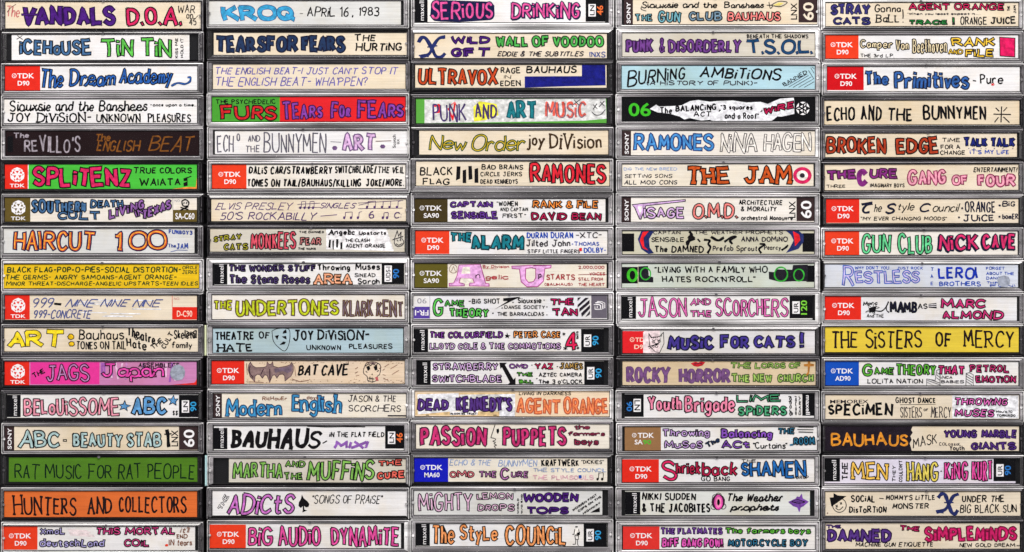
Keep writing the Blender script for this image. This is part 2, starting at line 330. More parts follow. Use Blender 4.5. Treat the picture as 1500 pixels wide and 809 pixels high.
def ribbons(strokes, w, cap, rnd, wob=.10):
    """closed polygons that cover strokes of width w"""
    polys = []; h = w*.5
    for st, c in [q[:2] for q in strokes]:
        p = [st[0]]
        for q in st[1:]:
            if math.hypot(q[0]-p[-1][0], q[1]-p[-1][1]) > .35: p.append(q)
        if len(p) < 2: p = [p[0], (p[0][0]+.6, p[0][1])]
        closed = c == 'o'
        if not closed:
            for e, d in ((0, 1), (-1, -2)):
                ux, uy = p[e][0]-p[d][0], p[e][1]-p[d][1]; ln = math.hypot(ux, uy)
                p[e] = (p[e][0]+ux/ln*cap*w, p[e][1]+uy/ln*cap*w)
        n = len(p); ph = rnd.uniform(0, 6.28); fr = rnd.uniform(.5, 1.1)
        dirs = []
        for i in range(n-1):
            ux, uy = p[i+1][0]-p[i][0], p[i+1][1]-p[i][1]; ln = math.hypot(ux, uy) or 1
            dirs.append((ux/ln, uy/ln))
        def off(i, d):
            hh = h*(1 + wob*math.sin(ph + fr*i)); return (-d[1]*hh, d[0]*hh)
        run = []
        def flush(run):
            for a, b in zip(run, run[1:]):
                polys.append([a[0], b[0], b[1], a[1]])
        for i in range(n):
            if i == 0 or i == n-1:
                d = dirs[0] if i == 0 else dirs[-1]
                if closed:
                    d0, d1 = dirs[-1], dirs[0]; mx, my = d0[0]+d1[0], d0[1]+d1[1]; ln = math.hypot(mx, my) or 1; d = (mx/ln, my/ln)
                o = off(0 if closed else i, d); tw = 0 if closed else rnd.uniform(-.12, .12)*w
                run.append(((p[i][0]+o[0]+d[0]*tw, p[i][1]+o[1]+d[1]*tw), (p[i][0]-o[0]-d[0]*tw, p[i][1]-o[1]-d[1]*tw)))
                continue
            d0, d1 = dirs[i-1], dirs[i]; dot = d0[0]*d1[0]+d0[1]*d1[1]
            if dot > .45:
                mx, my = d0[0]+d1[0], d0[1]+d1[1]; ln = math.hypot(mx, my); d = (mx/ln, my/ln)
                k = 1/max(.6, math.sqrt((1+dot)/2)); o = off(i, d)
                run.append(((p[i][0]+o[0]*k, p[i][1]+o[1]*k), (p[i][0]-o[0]*k, p[i][1]-o[1]*k)))
            else:
                o = off(i, d0); run.append(((p[i][0]+o[0], p[i][1]+o[1]), (p[i][0]-o[0], p[i][1]-o[1]))); flush(run)
                o2 = off(i, d1); run = [((p[i][0]+o2[0], p[i][1]+o2[1]), (p[i][0]-o2[0], p[i][1]-o2[1]))]
                s = 1 if d0[0]*d1[1]-d0[1]*d1[0] < 0 else -1       # outer side of the turn
                m = (d0[0]-d1[0], d0[1]-d1[1]); ln = math.hypot(*m) or 1; m = (m[0]/ln, m[1]/ln)
                k = min(1.25, 1/max(.3, math.sqrt(max(0.001, (1+dot)/2))))*h
                polys.append([p[i], (p[i][0]+s*o[0], p[i][1]+s*o[1]), (p[i][0]+m[0]*k, p[i][1]+m[1]*k), (p[i][0]+s*o2[0], p[i][1]+s*o2[1])])
        flush(run)
    return polys

def union(polys):
    """one flat sheet, no overlapping faces"""
    tri = []
    for pl in polys:
        for k in range(1, len(pl)-1):
            t = [pl[0], pl[k], pl[k+1]]
            a = (t[1][0]-t[0][0])*(t[2][1]-t[0][1]) - (t[2][0]-t[0][0])*(t[1][1]-t[0][1])
            if abs(a) < .02: continue
            tri.append(t if a > 0 else t[::-1])
    vs, fs = [], []
    for t in tri:
        k = len(vs); vs += [Vector(p) for p in t]; fs.append([k, k+1, k+2])
    r = delaunay_2d_cdt(vs, [], fs, 0, 2e-3)
    V = [(v.x, v.y) for v in r[0]]; F, OF = r[2], r[5]
    def area(f): return abs(sum(V[f[i]][0]*V[f[(i+1) % len(f)]][1]-V[f[(i+1) % len(f)]][0]*V[f[i]][1] for i in range(len(f))))/2
    keep = [f for f, o in zip(F, OF) if len(o)]
    T = np.array(tri); A = T[:, 0]; B = T[:, 1]; Cc = T[:, 2]
    if sum(map(area, keep)) > .93*float(((B-A)[:, 0]*(Cc-A)[:, 1]-(B-A)[:, 1]*(Cc-A)[:, 0]).sum()/2):
        keep = []
        VV = np.array(V); FF = np.array([f[:3] for f in F]); cen = VV[FF].mean(axis=1)
        for s in range(0, len(FF), 600):
            c = cen[s:s+600, None, :]; ok = np.ones((c.shape[0], len(T)), bool)
            for P, Q in ((A, B), (B, Cc), (Cc, A)):
                ok &= ((Q-P)[None, :, 0]*(c[..., 1]-P[None, :, 1]) - (Q-P)[None, :, 1]*(c[..., 0]-P[None, :, 0])) >= -1e-6
            keep += [F[s+i] for i in np.nonzero(ok.any(axis=1))[0]]
    return V, keep

def clipped(box):
    def f(p): return (min(max(p[0], box[0]), box[2]), min(max(p[1], box[1]), box[3]))
    return f

DATA = r"""
T|0|0|38 14 1422 202|cream|2 0 1 1|cream spine with big purple capitals beside red ones, top of leftmost stack
p|The|48 40 140 125|rose|6|s10
k|50 88 75 55 112 32|brown|6
f|VANDALS|158 38 825 188|purple|30|oc=deeppurple
f|-|145 95 280 115|purple|18|oc=deeppurple
f|D.O.A.|888 45 1300 188|crimson|24
p|WAR|1262 35 1382 95|ink|5|s5
p|on|1320 98 1370 135|ink|5
p|45|1340 128 1392 180|ink|5
k|1365 150 1405 108|ink|4
T|0|0|82 246 1342 425|white|2 0 0 1|white card with steel blue capitals and lime green ones between black ends
k|122 252 160 280;158 252 118 278|ink|5
f|iCEHoUSE|132 275 655 395|steel|20
f|TiN TiN|705 268 1222 412|lime|21
p|KISS ME|1240 272 1262 415|ink|4|v
p|HOLD IT|1278 272 1300 412|ink|4|v
T|0|0|36 468 1398 640|white|2 2 1 1|white spine with royal blue cursive script beside red end block
tdk|36 468 285 640|red|D90
f|The|290 482 455 630|blue|15|s10;c
f|Dream|485 482 825 622|blue|15|s8;c
f|Academy|840 480 1230 632|blue|15|s8;c
k|~1215 610 1260 590 1310 597 1345 580 1350 552 1330 550|navy|15
k|~1215 610 1260 590 1310 597 1345 580 1350 552 1330 550|blue|7
T|0|1|28 26 1396 195|white|2 2 2 1|white spine with two lines of plain black pen handwriting, one cursive
p|Siouxsie and the Banshees|65 35 1048 115|ink|9|s6;c
p|-once upon a time..|1062 55 1392 88|ink|5
p|JOY DiViSiON-|50 120 650 192|ink|9|S
p|UNKNOWN|680 128 1000 192|ink|8|S
p|PLEASURES|1040 128 1355 192|ink|8|S
T|0|1|40 252 1410 425|umber|2 2 2 1|dark brown spine with white pencil capitals and orange brown capitals
b|52 290 92 402|black
p|The|95 262 205 305|paleg|8
p|RE|170 315 270 400|paleg|9
p|VILL|275 280 440 405|paleg|9
p|O|450 312 498 408|paleg|8
p|'S|510 285 572 400|paleg|9
p|The|680 268 785 325|ochre|8|s8
p|ENGLISH|682 315 1000 400|ochre|8|s14
p|BEAT|1050 285 1385 400|ochre|8|s18
T|0|1|35 490 1395 662|green|0 0 0 0|bright green spine with fat crimson capitals beside red triangle-emblem block
tdkbig|35 490 200 662|red
k|200 490 200 662|wht|5
f|SPLiTENZ|225 500 935 655|crimson|30
p|TRUE COLORS|945 508 1362 555|ink|8
p|WAIATA|985 585 1282 642|ink|8
K|1300 620 1325 610 1330 640 1302 645;1300 588 1325 580 1328 605 1302 608|ink
k|1325 580 1328 640|ink|6
k|1325 585 1355 572|ink|8
K|1395 580 1395 662 1220 662 1340 648 1388 650|orange
T|0|2|34 48 1395 217|offw|2 0 1 0|off-white spine with navy and mauve doodled capitals between olive corner blocks
tdkbig|34 48 215 217|olive
b|1225 133 1395 217|olive
t|SA-C60|1243 155 1378 200|wht|B
t|NO.|1238 60 1280 78|grey
k|1225 50 1225 133|grey|3
f|SOUTHERN|218 58 615 160|steel|19|g1,.65
f|DEATH|635 58 880 125|steel|18
f|CULT|405 138 715 208|steel|20
f|LiViNG|765 78 1030 180|mauve|17|a16
f|IN|950 120 1030 185|mauve|14|R18
f|TEXAS|1003 80 1220 180|mauve|18|a22
k|~1290 70 1315 60 1338 80 1330 105 1300 105 1290 85 1290 70;1280 115 1335 132;1335 110 1280 135|ink|9
k|1302 82 1306 86;1320 82 1324 86|ink|10
T|0|2|26 266 1378 440|palegrey|2 2 2 1|pale grey spine with orange red blue-edged capitals and a large round number
f|HAIRCUT|88 275 688 432|burnt|24|oc=navy;hl=orangey
f|1|805 282 880 430|burnt|24|oc=navy;S;hl=orangey
f|OO|905 270 1192 425|burnt|24|oc=navy;hl=orangey
p|FUNBOY3|1195 272 1365 312|blueink|6|a-3
p|The|1190 372 1248 402|blueink|6
p|JAM|1252 370 1335 412|blueink|6
k|1208 432 1260 418 1330 420|blueink|4
T|0|2|25 520 1410 688|yellow|2 2 2 2|yellow spine crowded with three lines of thin dark green pen capitals
p|BLACK FLAG-POP-O-PIES-SOCIAL DISTORTION-|48 535 1285 580|dkgreen|8|s4
p|CIRCLE|1292 530 1402 556|dkgreen|6
p|JERKS|1290 562 1398 590|dkgreen|6
p|THE GERMS- ANGRY SAMOANS-AGENT ORANGE-|40 592 1255 630|dkgreen|8|s4
p|MINOR THREAT-DISCHARGE-ANGELIC UPSTARTS-TEEN IDLES|42 640 1405 672|dkgreen|8|s4
T|0|3|35 38 1395 212|cream|2 0 1 0|cream spine with slanting blue ballpoint numerals and capitals between red blocks
tdkbig|35 38 210 210|red
b|1220 120 1395 208|red
t|D-C90|1253 145 1362 190|peach|B
t|NO.|1232 52 1275 70|rose
k|1220 40 1220 120|red|3
wash|460 70 1215 205
p|999|235 55 385 128|bluegrey|6|s15
k|385 98 432 102|ink|16
p|NINE NINE NINE|458 62 1158 122|bluegrey|6|s20
p|999-CONCRETE|240 140 655 203|bluegrey|6|s15
T|0|3|30 270 1402 436|cream|2 1 1 1|cream spine with huge yellow black-edged capitals and cramped black pen words
f|ART|50 280 462 415|yellowf|30|oc=ink;o6
K|475 330 490 310 510 310 525 325 525 345 505 355 482 350;482 375 500 362 525 368 530 390 515 402 490 400|ink
K|482 330 495 316 508 316 519 327 519 343 503 349 486 345;488 378 502 368 520 372 523 388 512 396 492 394|yellowd
p|Bauhaus|555 278 880 355|ink|8
p|TONES ON TAIL|540 362 895 422|ink|7|S
p|Theatre|898 266 1100 368|ink|9|a-20
p|of|955 325 1000 355|ink|6
p|Hate|890 340 1040 425|ink|9|a-12
p|THE|1062 360 1160 402|ink|8|R40
p|CULT|1120 335 1250 375|ink|7|R60
p|Skeletal|1230 280 1395 345|ink|7
k|1320 290 1390 335;1320 335 1385 285|ink|8
p|family|1215 365 1362 425|ink|6
T|0|3|33 508 1393 674|lilac|1 0 0 0|magenta and violet coloured spine with jagged and script lettering and grey disc
tdkbig|33 508 208 674|red
b|215 512 705 668|magenta
wash2|708 512 1390 660
K|1215 672 1393 672 1393 630 1385 650 1375 658|red
p|THE|225 570 320 610|ink|9|R28
f|JAGS|325 520 640 650|mauvep|14|oc=ink
f|Japan|715 512 1170 660|pinkhot|17|oc=ink;c
p|ASSEMBLEGE|980 515 1275 548|ink|6
K|1205 590 1212 560 1235 535 1270 528 1300 545 1312 575 1308 610 1290 635 1255 642 1225 630 1210 610|silver
T|0|4|50 38 1405 204|white|1 0 0 0|white spine with pale pink capitals, blue stars and sky blue letters
mxl|50 42 146 200|black
mxr|1268 42 1405 200|black|LN|cyan|90
f|BELoU|160 62 460 195|palepink|18
f|iSSOME|455 55 855 195|palepink|16
K|835 110 870 105 885 75 895 108 932 118 900 132 905 160 880 140 845 150 860 125|ink
K|848 113 875 111 884 90 891 113 920 119 895 130 898 150 879 133 855 142 867 124|sky
f|ABC|925 50 1190 190|sky|28
K|1190 68 1215 70 1230 45 1238 72 1262 70 1245 90 1248 115 1225 98 1200 110 1212 88|sky
k|1190 68 1215 70 1230 45 1238 72 1262 70 1245 90 1248 115 1225 98 1200 110 1212 88 1190 68|ink|5
p|$$|1222 150 1262 190|ink|5
T|0|4|32 266 1400 434|cream|2 2 2 1|cream spine with pale grey-green hollow capitals and black dagger beside brown end blocks
sony|32 266 100 434|brownk
b|1268 262 1400 432|brownk
t|60|1300 288 1378 412|wht|v;B
t|LNX|1214 292 1262 408|ink|v;B
f|ABC|122 288 430 425|mint|22
f|-|440 352 478 378|cream|18
f|BEAUTY STAB|510 305 1150 420|mint|20
k|~1182 290 1190 330 1192 380 1196 410|ink|24
k|1165 322 1215 318|ink|9
T|0|4|62 486 1398 658|leaf|0 0 0 0|plain leaf green spine with evenly spaced thin black capitals
p|RAT MUSIC FOR RAT PEOPLE|100 528 1383 642|inkg|8
T|0|5|30 266 1396 448|orangec|2 0 1 0|solid orange spine with scratchy black serif capitals
p|HUNTERS|78 298 545 438|inkb|11|S;g1,.85
p|AND|612 305 795 430|inkb|11|S
p|COLLECTORS|840 300 1325 420|inkb|11|S
T|0|5|14 516 1382 682|white|2 3 2 1|white spine, lavender lettering on two lines, dull pink capitals, red end block
tdk|14 516 265 680|redo|D90
wash3|480 535 690 590
f|XmaL|278 518 465 578|lav|11
f|deutschLand|275 598 748 665|lav|12
f|THIS MORTAL|678 515 1245 580|dpink|17
f|COiL|875 600 1062 662|dpink|18
p|it'll|1275 518 1350 560|brown2|5|s10
p|END|1250 568 1330 600|brown2|5
p|IN tears|1195 605 1362 650|brown2|5
K|1168 645 1180 638 1192 642 1190 654 1172 656|redo
T|1|0|50 8 1414 175|palegrey|2 2 1 2|pale grey spine with big turquoise capitals then a date in thin pen
f|KROQ|135 35 672 155|turq|30|oc=bluen;o4
p|-|695 95 722 100|ink|7
p|APRiL 16|748 48 1045 122|ink|7|s5
p|, 1983|1065 48 1262 128|ink|7|s3
T|1|0|88 234 1460 390|cream|0 1 0 1|cream card filled with slate navy block capitals and jagged black pen words
f|TEARS|95 250 470 380|slatenavy|26|oc=inkn
f|FOR|455 248 690 375|slatenavy|26|oc=inkn
f|FEARS|702 250 1025 375|slatenavy|26|oc=inkn
p|THE|1082 242 1240 295|ink|9|s5
p|HURTiNG|1090 300 1425 365|ink|9|s3
T|1|0|82 456 1446 630|cream|1 2 1 1|cream spine with two rows of violet ballpoint capitals ending in question mark
p|THE ENGLISH BEAT-I JUST CAN'T STOP IT|100 475 1400 530|violet|6|s12
p|THE ENGLISH BEAT- WHA'PPEN?|102 545 1180 612|violet|6|s12
T|1|1|76 10 1446 184|redf|2 3 2 2|spine half green, half red with red and purple capitals
b|76 10 556 184|green2
p|THE PSYCHEDELIC|100 25 528 62|ink|8
f|FURS|125 60 540 180|redd|22
f|TEARS|565 42 865 175|purplem|18|oc=pdark;g1.15,.6
f|FOR|912 38 1062 165|purplem|18|oc=pdark;g1.15,.6
f|FEARS|1100 28 1440 170|purplem|20|oc=pdark;g1.1,.7
T|1|1|96 250 1468 414|white|2 2 2 2|white spine with tall thin grey pen capitals, pale mauve letters and two dots
p|ECH|108 278 232 405|greyink|8
p|O|248 268 275 325|greyink|7
p|AND|330 280 418 330|greyink|6
p|THE|312 352 415 405|greyink|6
p|BUNNYMEN|438 262 888 408|greyink|8
k|915 328 990 332|greyink|5
K|925 372 935 358 955 358 965 372 955 388 935 388|plum
f|ART|995 262 1245 400|palemauve|24|oc=plum
k|1235 325 1345 322|brown|5
K|1265 362 1275 348 1295 348 1305 362 1295 376 1275 376|plum
t|Scotch|1355 278 1378 372|ink|v;B
t|BX|1385 308 1404 345|ink|v
T|1|1|76 490 1446 658|offw|2 2 2 2|white spine with slashes dividing two lines of bold black pen, red block
tdk|76 490 320 658|redo|D90
p|DALiS CAR/STRAWBERRY|335 500 930 560|ink|9|s6
p|SWITCHBLADE/|945 495 1245 555|ink|8|s6
p|THE VEIL|1252 502 1440 555|ink|7|s6
p|TONES ON TAIL/BAUHAUS/KILLING|325 590 1135 650|ink|9|s5
p|JOKE/MORE.|1165 590 1440 648|ink|9|s5
T|1|2|70 57 1450 213|cream|2 0 0 1|cream spine with violet slanted capitals and little music notes
p|ELVIS PRESLEY|95 80 655 135|violetd|5|s18
p|SINGLES|835 82 1102 125|violetd|5|s18
p|50'S ROCKABILLY|130 148 825 208|violetd|6|s12
k|845 178 960 168|violetd|6
notes|690 70 810 130|violetd|4
notes|1155 68 1420 125|violetd|5
notes|995 145 1140 200|violetd|3
notes|1275 148 1335 200|violetd|2
k|680 95 840 85;685 120 835 115;1110 85 1430 66;1110 125 1425 120;1115 100 1200 80|violetd|3
p|6|1185 140 1225 195|violetd|6
p|C:|1365 148 1420 195|violetd|6
T|1|2|62 268 1440 430|greycream|1 1 0 0|off-white card with mustard letters, spiky red capitals and crowned face doodle
K|885 268 1312 268 1365 425 885 412|wht
f|STRAY|82 300 290 365|mustard|13|a6
f|CATS|155 365 335 428|mustard|14|a2
f|MONKEES|345 290 675 418|pinkred|15
p|THE DAMNED|692 282 870 300|ink|6|
f|FEAR|695 325 855 388|salmong|13
p|THE NUNS|685 400 812 418|ink|6
p|Angelic|895 272 1090 320|ink|8|S
p|Upstarts|1115 282 1310 318|ink|8
K|905 345 918 345 915 402 900 400;928 352 940 350 938 415 930 412;955 340 972 340 968 400 955 400;985 365 1000 362 998 410 985 412|ink
p|THE CLASH|1018 335 1195 362|ink|6
p|AGENT ORANGE|1025 372 1305 402|ink|6
k|1368 340 1388 280 1398 318 1415 290 1412 350;1355 345 1430 320|inks|5
k|~1370 345 1368 370 1390 392 1420 385 1435 360 1420 335;~1380 372 1400 382 1425 368|inks|5
k|1385 345 1395 355;1405 345 1415 352|inks|5
T|1|2|92 515 1442 664|white|3 2 2 2|white spine with inky purple hollow lettering on two lines and peach block capitals
mxl|92 518 184 662|black
mxr|1278 506 1438 662|black|UDS-I|blue90|90
f|THE WONDER STUFF|192 518 815 575|inkpurp|12
f|The Stone Roses|195 588 775 662|inkpurp|12
p|Throwing|820 518 1055 575|ink|8
p|Muses|1090 512 1268 562|ink|8
f|AREA|785 582 1080 665|peachf|16|S;oc=brownd
p|SiNEAD|1085 582 1235 612|ink|7
p|Sarah|1108 618 1265 662|ink|7
T|1|3|76 34 1440 206|offw|2 2 2 2|cream white spine with chartreuse capitals then purplish grey ones
f|THE|82 68 225 145|chartr|14|oc=brown3
f|UNDERTONES|238 62 980 190|chartr|20|oc=brown3
f|KLARK|998 65 1220 195|plumg|12|oc=brown3
f|KENT|1235 68 1435 195|plumg|12|oc=brown3
T|1|3|82 272 1430 444|bluegreyc|1 2 2 2|pale blue spine with old-style black capitals around a theatre mask
p|THEATRE|95 292 375 355|ink|12|S
p|OF|405 292 488 345|ink|13|S
p|HATE|100 378 365 440|ink|13|S
k|~500 290 545 272 615 275 628 320 618 390 590 432 545 405 510 360 500 290|ink|5
K|520 325 550 318 538 355;582 290 600 278 605 305 575 310;570 330 600 325 605 350 590 345;552 390 580 365 600 368 590 385|ink
p|JOY|648 282 795 360|ink|10|S
p|DiViSiON-|815 282 1195 358|ink|10|S
p|UNKNOWN|742 388 990 428|ink|6
p|PLEASURES|1045 380 1355 420|ink|6
T|1|3|73 502 1440 664|creamp|1 2 1 2|cream spine with brown bat-wing drawing, black slanting capitals and skull doodle
tdk|73 502 304 672|red|D90
K|330 565 335 530 348 510 358 532 385 550 440 548 462 540 466 508 478 526 494 526 504 508 510 540 545 550 600 540 632 528 640 512 652 535 652 575 635 610 592 645 590 610 575 596 552 600 535 625 520 602 505 606 496 625 484 655 472 625 465 606 448 602 432 625 412 600 395 598 380 612 378 650 345 615|taupe
K|515 560 560 552 605 548 640 530 640 575 610 590 580 575 545 580 525 590|plumg
k|330 565 335 530 348 510 358 532 385 550 440 548 462 540 466 508 478 526 494 526 504 508 510 540 545 550 600 540 632 528 640 512 652 535 652 575 635 610 592 645 590 610 575 596 552 600 535 625 520 602 505 606 496 625 484 655 472 625 465 606 448 602 432 625 412 600 395 598 380 612 378 650 345 615 330 565|darkplum|4
k|~345 535 340 580 365 620;~440 560 430 580 420 600;484 560 486 640|darkplum|6
p|BAT|680 530 835 610|ink|11|s14
p|CAVE|850 518 1050 610|ink|11|s14
k|~1150 560 1170 520 1220 510 1265 530 1270 570 1262 600;~1150 560 1150 590 1175 615 1178 640;~1262 600 1240 620 1235 645 1205 652 1178 640|inks|5
K|1168 545 1190 535 1198 560 1180 575;1220 545 1245 532 1248 565 1230 572;1205 600 1212 590 1215 605|ink
K|1185 520 1215 512 1240 520 1220 532|taupe
k|1185 625 1225 632;1195 615 1195 640;1210 618 1210 640|ink|5
K|1230 620 1250 615 1255 640 1240 645|rose
dots|310 505 1430 660|brown2|110
k|1090 560 1110 548;1088 590 1108 580;1095 610 1118 604;1285 570 1300 560;1285 600 1305 606;1290 625 1320 640;1300 545 1330 525;1340 560 1390 530;1350 600 1400 570;1260 560 1275 545|brown2|4
k|1160 540 1185 524 1200 538 1215 520 1235 536 1250 522;1165 575 1175 585;1245 578 1258 570;1185 650 1180 640;1212 655 1216 642|ink|5
k|320 520 325 600;660 540 668 610;640 630 700 650 760 640;335 650 440 655|brown2|4
T|1|4|85 32 1450 202|creamw|2 2 1 2|white spine with blue serif letters and small brown words at centre
sony|85 34 145 202|brownk
f|Modern|160 65 575 198|blue2|17|S;oc=slatenavy
f|English|635 35 1000 200|blue2|17|S;oc=slatenavy
p|RicHouEr|430 52 608 82|brown2|5
p|days|745 45 830 82|brown2|5
p|JASON & THE|1038 42 1382 92|inks|5|s4
p|SCORCHERS|1042 112 1415 162|inks|5|s5
b|1320 184 1450 194|inks
b|1320 22 1450 27|inks
T|1|4|88 262 1435 434|white|2 2 2 2|white spine with heavy black brush capitals and small purple word, orange number
mxl|88 276 184 428|black
mxr|1302 262 1435 422|black|LN|orangel|46
p|BAUHAU|195 275 770 425|ink|24|S;s8;g.85,1.1
p|S|750 295 860 425|ink|17|S;s12
k|860 385 890 368|ink|8
p|iN THE FLAT FiELD|905 302 1298 342|ink|7|s4
f|MiX!|935 365 1190 425|purplel|16|oc=purplel;s6
k|~750 264 900 268 1050 266 1160 268|ink|8
T|1|4|195 494 1448 662|greycream|2 0 2 2|grey-cream spine with slanted apple green capitals, coral word and black left end
b|92 500 195 662|charc
f|MARTHA|218 515 580 642|apple|16|s5
f|AND|590 505 740 560|apple|13
f|THE|580 588 722 648|apple|14
f|MUFFiNS|742 500 1232 655|apple|18|s5
k|1078 498 1088 488 1098 500|ink|4
f|THE|1248 490 1428 555|coral|15|a4
f|CURE|1240 570 1448 648|coral|16|a4
T|1|5|78 262 1456 438|white|2 0 1 2|white spine with angular orchid purple capitals and black spade
f|THE|95 325 215 365|white|9|R62;o4
f|ADiCtS|175 280 672 435|orchid|20|s8
K|712 288 725 315 750 335 765 355 760 375 740 380 728 368 730 395 750 402 715 416 718 398 718 370 705 385 688 370 690 345 705 320|ink
p|"SONGS OF PRAiSE"|785 290 1288 355|ink|5|s12
T|1|5|58 494 1414 668|white|2 2 2 3|white spine with tall hot pink capitals filling it beside orange red block
tdk|58 502 315 672|redo|D90
f|BiG|325 515 515 658|hotpink|18
f|AUDiO|540 508 850 660|hotpink|18
f|DYNAMiTE|910 510 1408 660|hotpink|18
T|2|0|64 -14 1410 158|white|2 3 2 2|white spine with pink letters over navy shadow, orange number at right end
mxl|64 -14 152 158|black
mxr|1272 -14 1410 154|black|LN|orangel|46
f|SERiOUS|168 5 622 145|pinkb|20|oc=navy;d4,5;g1.15,.9
f|DRiNKiNG|738 12 1238 138|pinkb|17|oc=navy;d4,5
T|2|0|58 238 1422 412|cream|3 1 1 0|cream spine with blackletter blue X, purple block words and green capitals
k|~88 300 110 268 140 275 180 340 210 400 245 408 275 380|navyb|26
k|~275 262 230 275 190 330 160 385 100 402|navyb|24
k|150 335 220 325|navyb|9
k|90 395 160 402|navyb|12
f|WiLD|315 252 598 315|purple|22|oc=deeppurple
f|GIFT|315 335 602 408|purple|22|oc=deeppurple
f|WALL OF VOODOO|632 250 1405 338|grass|19
p|EDDIE & THE SUBTITLES|645 362 1262 402|inks|6|s12
p|INXS|1298 365 1414 408|bluegrey|6
T|2|0|64 460 1420 622|cream|1 0 0 0|cream spine with rust red capitals and a solid dark blue stepped bar
f|ULTRAVOX|80 475 655 610|rust|20
p|RAGE|668 475 812 522|ink|7
p|IN|692 532 745 558|ink|6
p|EDEN|665 568 815 612|ink|7
p|BAUHAUS|850 465 1212 522|ink|10|s6
K|1245 458 1412 455 1414 605 1130 612 840 622 840 542 1245 540|ultram
T|2|1|70 22 1420 196|greencard|1 0 0 0|white paper strip on green card, each word in different marker colours
K|130 28 1415 22 1422 165 1250 180 130 196|palegrey
K|475 80 520 40 640 60 655 140 560 175 480 185|yellowhi
k|~200 75 235 70 235 110 205 120|redf|16
k|300 90 330 170 345 55|redf|14
k|315 70 345 45 358 75|redf|5
p|PUNK|185 55 430 185|inkpurp|10|s-3
p|AND|488 58 645 165|inkpurp|11
f|ART|710 35 930 170|teal|22|oc=teald
p|MUSiC|985 40 1280 160|coralr|14
p|MUSiC|995 50 1270 160|plumg|6
k|1190 30 1225 70;1235 28 1185 65|inks|5
k|1325 65 1355 95;1352 60 1325 98;1375 45 1405 75;1405 40 1368 80|inks|6
k|~1315 115 1340 138 1380 135 1412 100|inks|6
T|2|1|93 248 1432 418|cream|2 0 0 1|cream card with green and gold slanted letters and brown serif words
f|New|158 275 435 395|dgold|16|oc=dkgreen2;o7;s8
f|Order|460 270 850 400|dgold|16|oc=dkgreen2;o7;s8
p|joy|850 275 990 390|brownd|11|S
p|DiVision|1005 272 1388 380|brownd|11|S
T|2|1|70 468 1440 640|cream|2 2 1 2|cream spine with four black bars and large scarlet capitals
p|BLACK|95 505 330 570|ink|8
p|FLAG|115 585 312 635|ink|8
K|358 502 385 504 382 590 352 604;400 532 425 524 426 622 400 622;440 500 465 500 470 592 442 600;484 522 510 514 512 620 484 620|ink
p|BAD BRAiNS|532 488 830 528|ink|7
p|CiRCLE JERKS|525 540 822 575|ink|6
p|DEAD KENNEDYS|525 592 792 628|ink|7
f|RAMONES|868 475 1422 630|scarlet|23
T|2|2|60 56 1412 218|white|1 2 2 2|white spine with purple, orange and dark red capitals beside dark olive block
tdk|50 54 294 218|olived|SA90
f|CAPTAiN|308 70 618 120|purplem2|19|oc=pdark
f|SENSiBLE|315 140 655 202|purplem2|19|oc=pdark
p|"WOMEN|640 70 792 108|ink|6
p|AND CAPTAiN|665 115 865 145|ink|6
p|FIRST"|680 158 850 192|ink|7
f|RANK & FiLE|890 62 1368 128|orange|18
f|DAVID BEAN|882 148 1388 212|wine|19
T|2|2|66 282 1426 448|white|2 2 1 2|white spine with deep teal capitals and mixed blue and black pen words
tdk|66 282 306 446|redo|D90
f|THE|308 282 470 370|teal2|17|oc=inkt;a-3
f|ALARM|458 308 840 425|teal2|26|oc=inkt
p|DURAN DURAN|852 290 1185 338|blueink2|8
p|-XTC-|1200 290 1388 335|inks|6
p|Jilted John|850 345 1165 395|inks|7
p|-THOMAS|1170 358 1368 390|blueink2|6
p|STiFF LiTTLE FiNGERS|860 412 1232 442|inks|6
p|DOLBY-|1258 398 1418 438|blueink2|7
K|1225 405 1245 402 1246 425 1228 426|redf
T|2|2|60 516 1420 684|creamw|1 2 2 2|cream spine with outsized pale orchid serif initials beside olive block
tdk|50 516 294 684|olive2|SA90
K|372 522 528 518 560 630 565 652 590 655 592 678 445 676 445 650 480 650 470 625 385 622 378 648 415 655 415 675 302 678 302 652 335 650 358 600|orchidd
K|376 527 523 523 554 634 560 657 584 660 584 672 451 671 451 655 487 655 474 620 380 616 371 653 409 659 409 670 308 672 308 657 339 655 363 600|orchidp
K|402 540 450 538 455 585 390 588|creamw
K|448 655 418 660 385 645 388 618 470 622|creamw
K|745 530 900 523 900 545 850 552 848 620 868 645 900 640 915 615 915 552 890 548 888 528 1030 524 1028 546 985 552 975 640 935 680 855 682 812 645 800 556 748 552|orchidd
K|752 535 894 529 894 541 844 547 842 622 866 651 903 645 921 617 921 547 896 544 895 533 1024 529 1022 541 980 547 970 637 932 674 857 676 817 641 806 551 753 547|orchidp
k|~305 550 320 525 345 525 360 545 355 575 330 582 310 570 305 550;320 570 335 535 350 572|brown2|4
p|By Division|540 525 730 552|redb|5
p|n|490 590 525 622|darkplum|8
p|gelic|560 590 728 638|redb|6
p|p|935 585 960 628|darkplum|8
p|STARTS|992 588 1198 632|redb|7
p|(BAUHAUS)|980 650 1180 672|redb|5
p|2,000,000|1220 528 1405 555|redb|6
p|VOICES|1298 575 1410 598|redb|5
p|STiLL FROM|1220 612 1395 636|redb|5
p|THE HEART|1220 650 1408 674|redb|5
k|545 550 640 552;1220 592 1420 590|redb|3
T|2|3|52 38 1425 206|palewhite|2 2 2 2|white spine with lime green and crimson capitals and black diagonal stripes
b|52 118 166 202|indigo
t|90|78 58 145 95|grey|u
t|FR-I|62 142 158 180|wht|u;B
k|168 40 168 204|grey|3
b|1312 38 1424 200|greyb
emb2|1330 82 1408 145
f|G|185 55 270 190|limeg|15
f|AME|270 68 418 122|limeg|14
f|THEORY|300 125 590 198|limeg|15
p|-BiG SHOT|440 60 665 98|ink|7
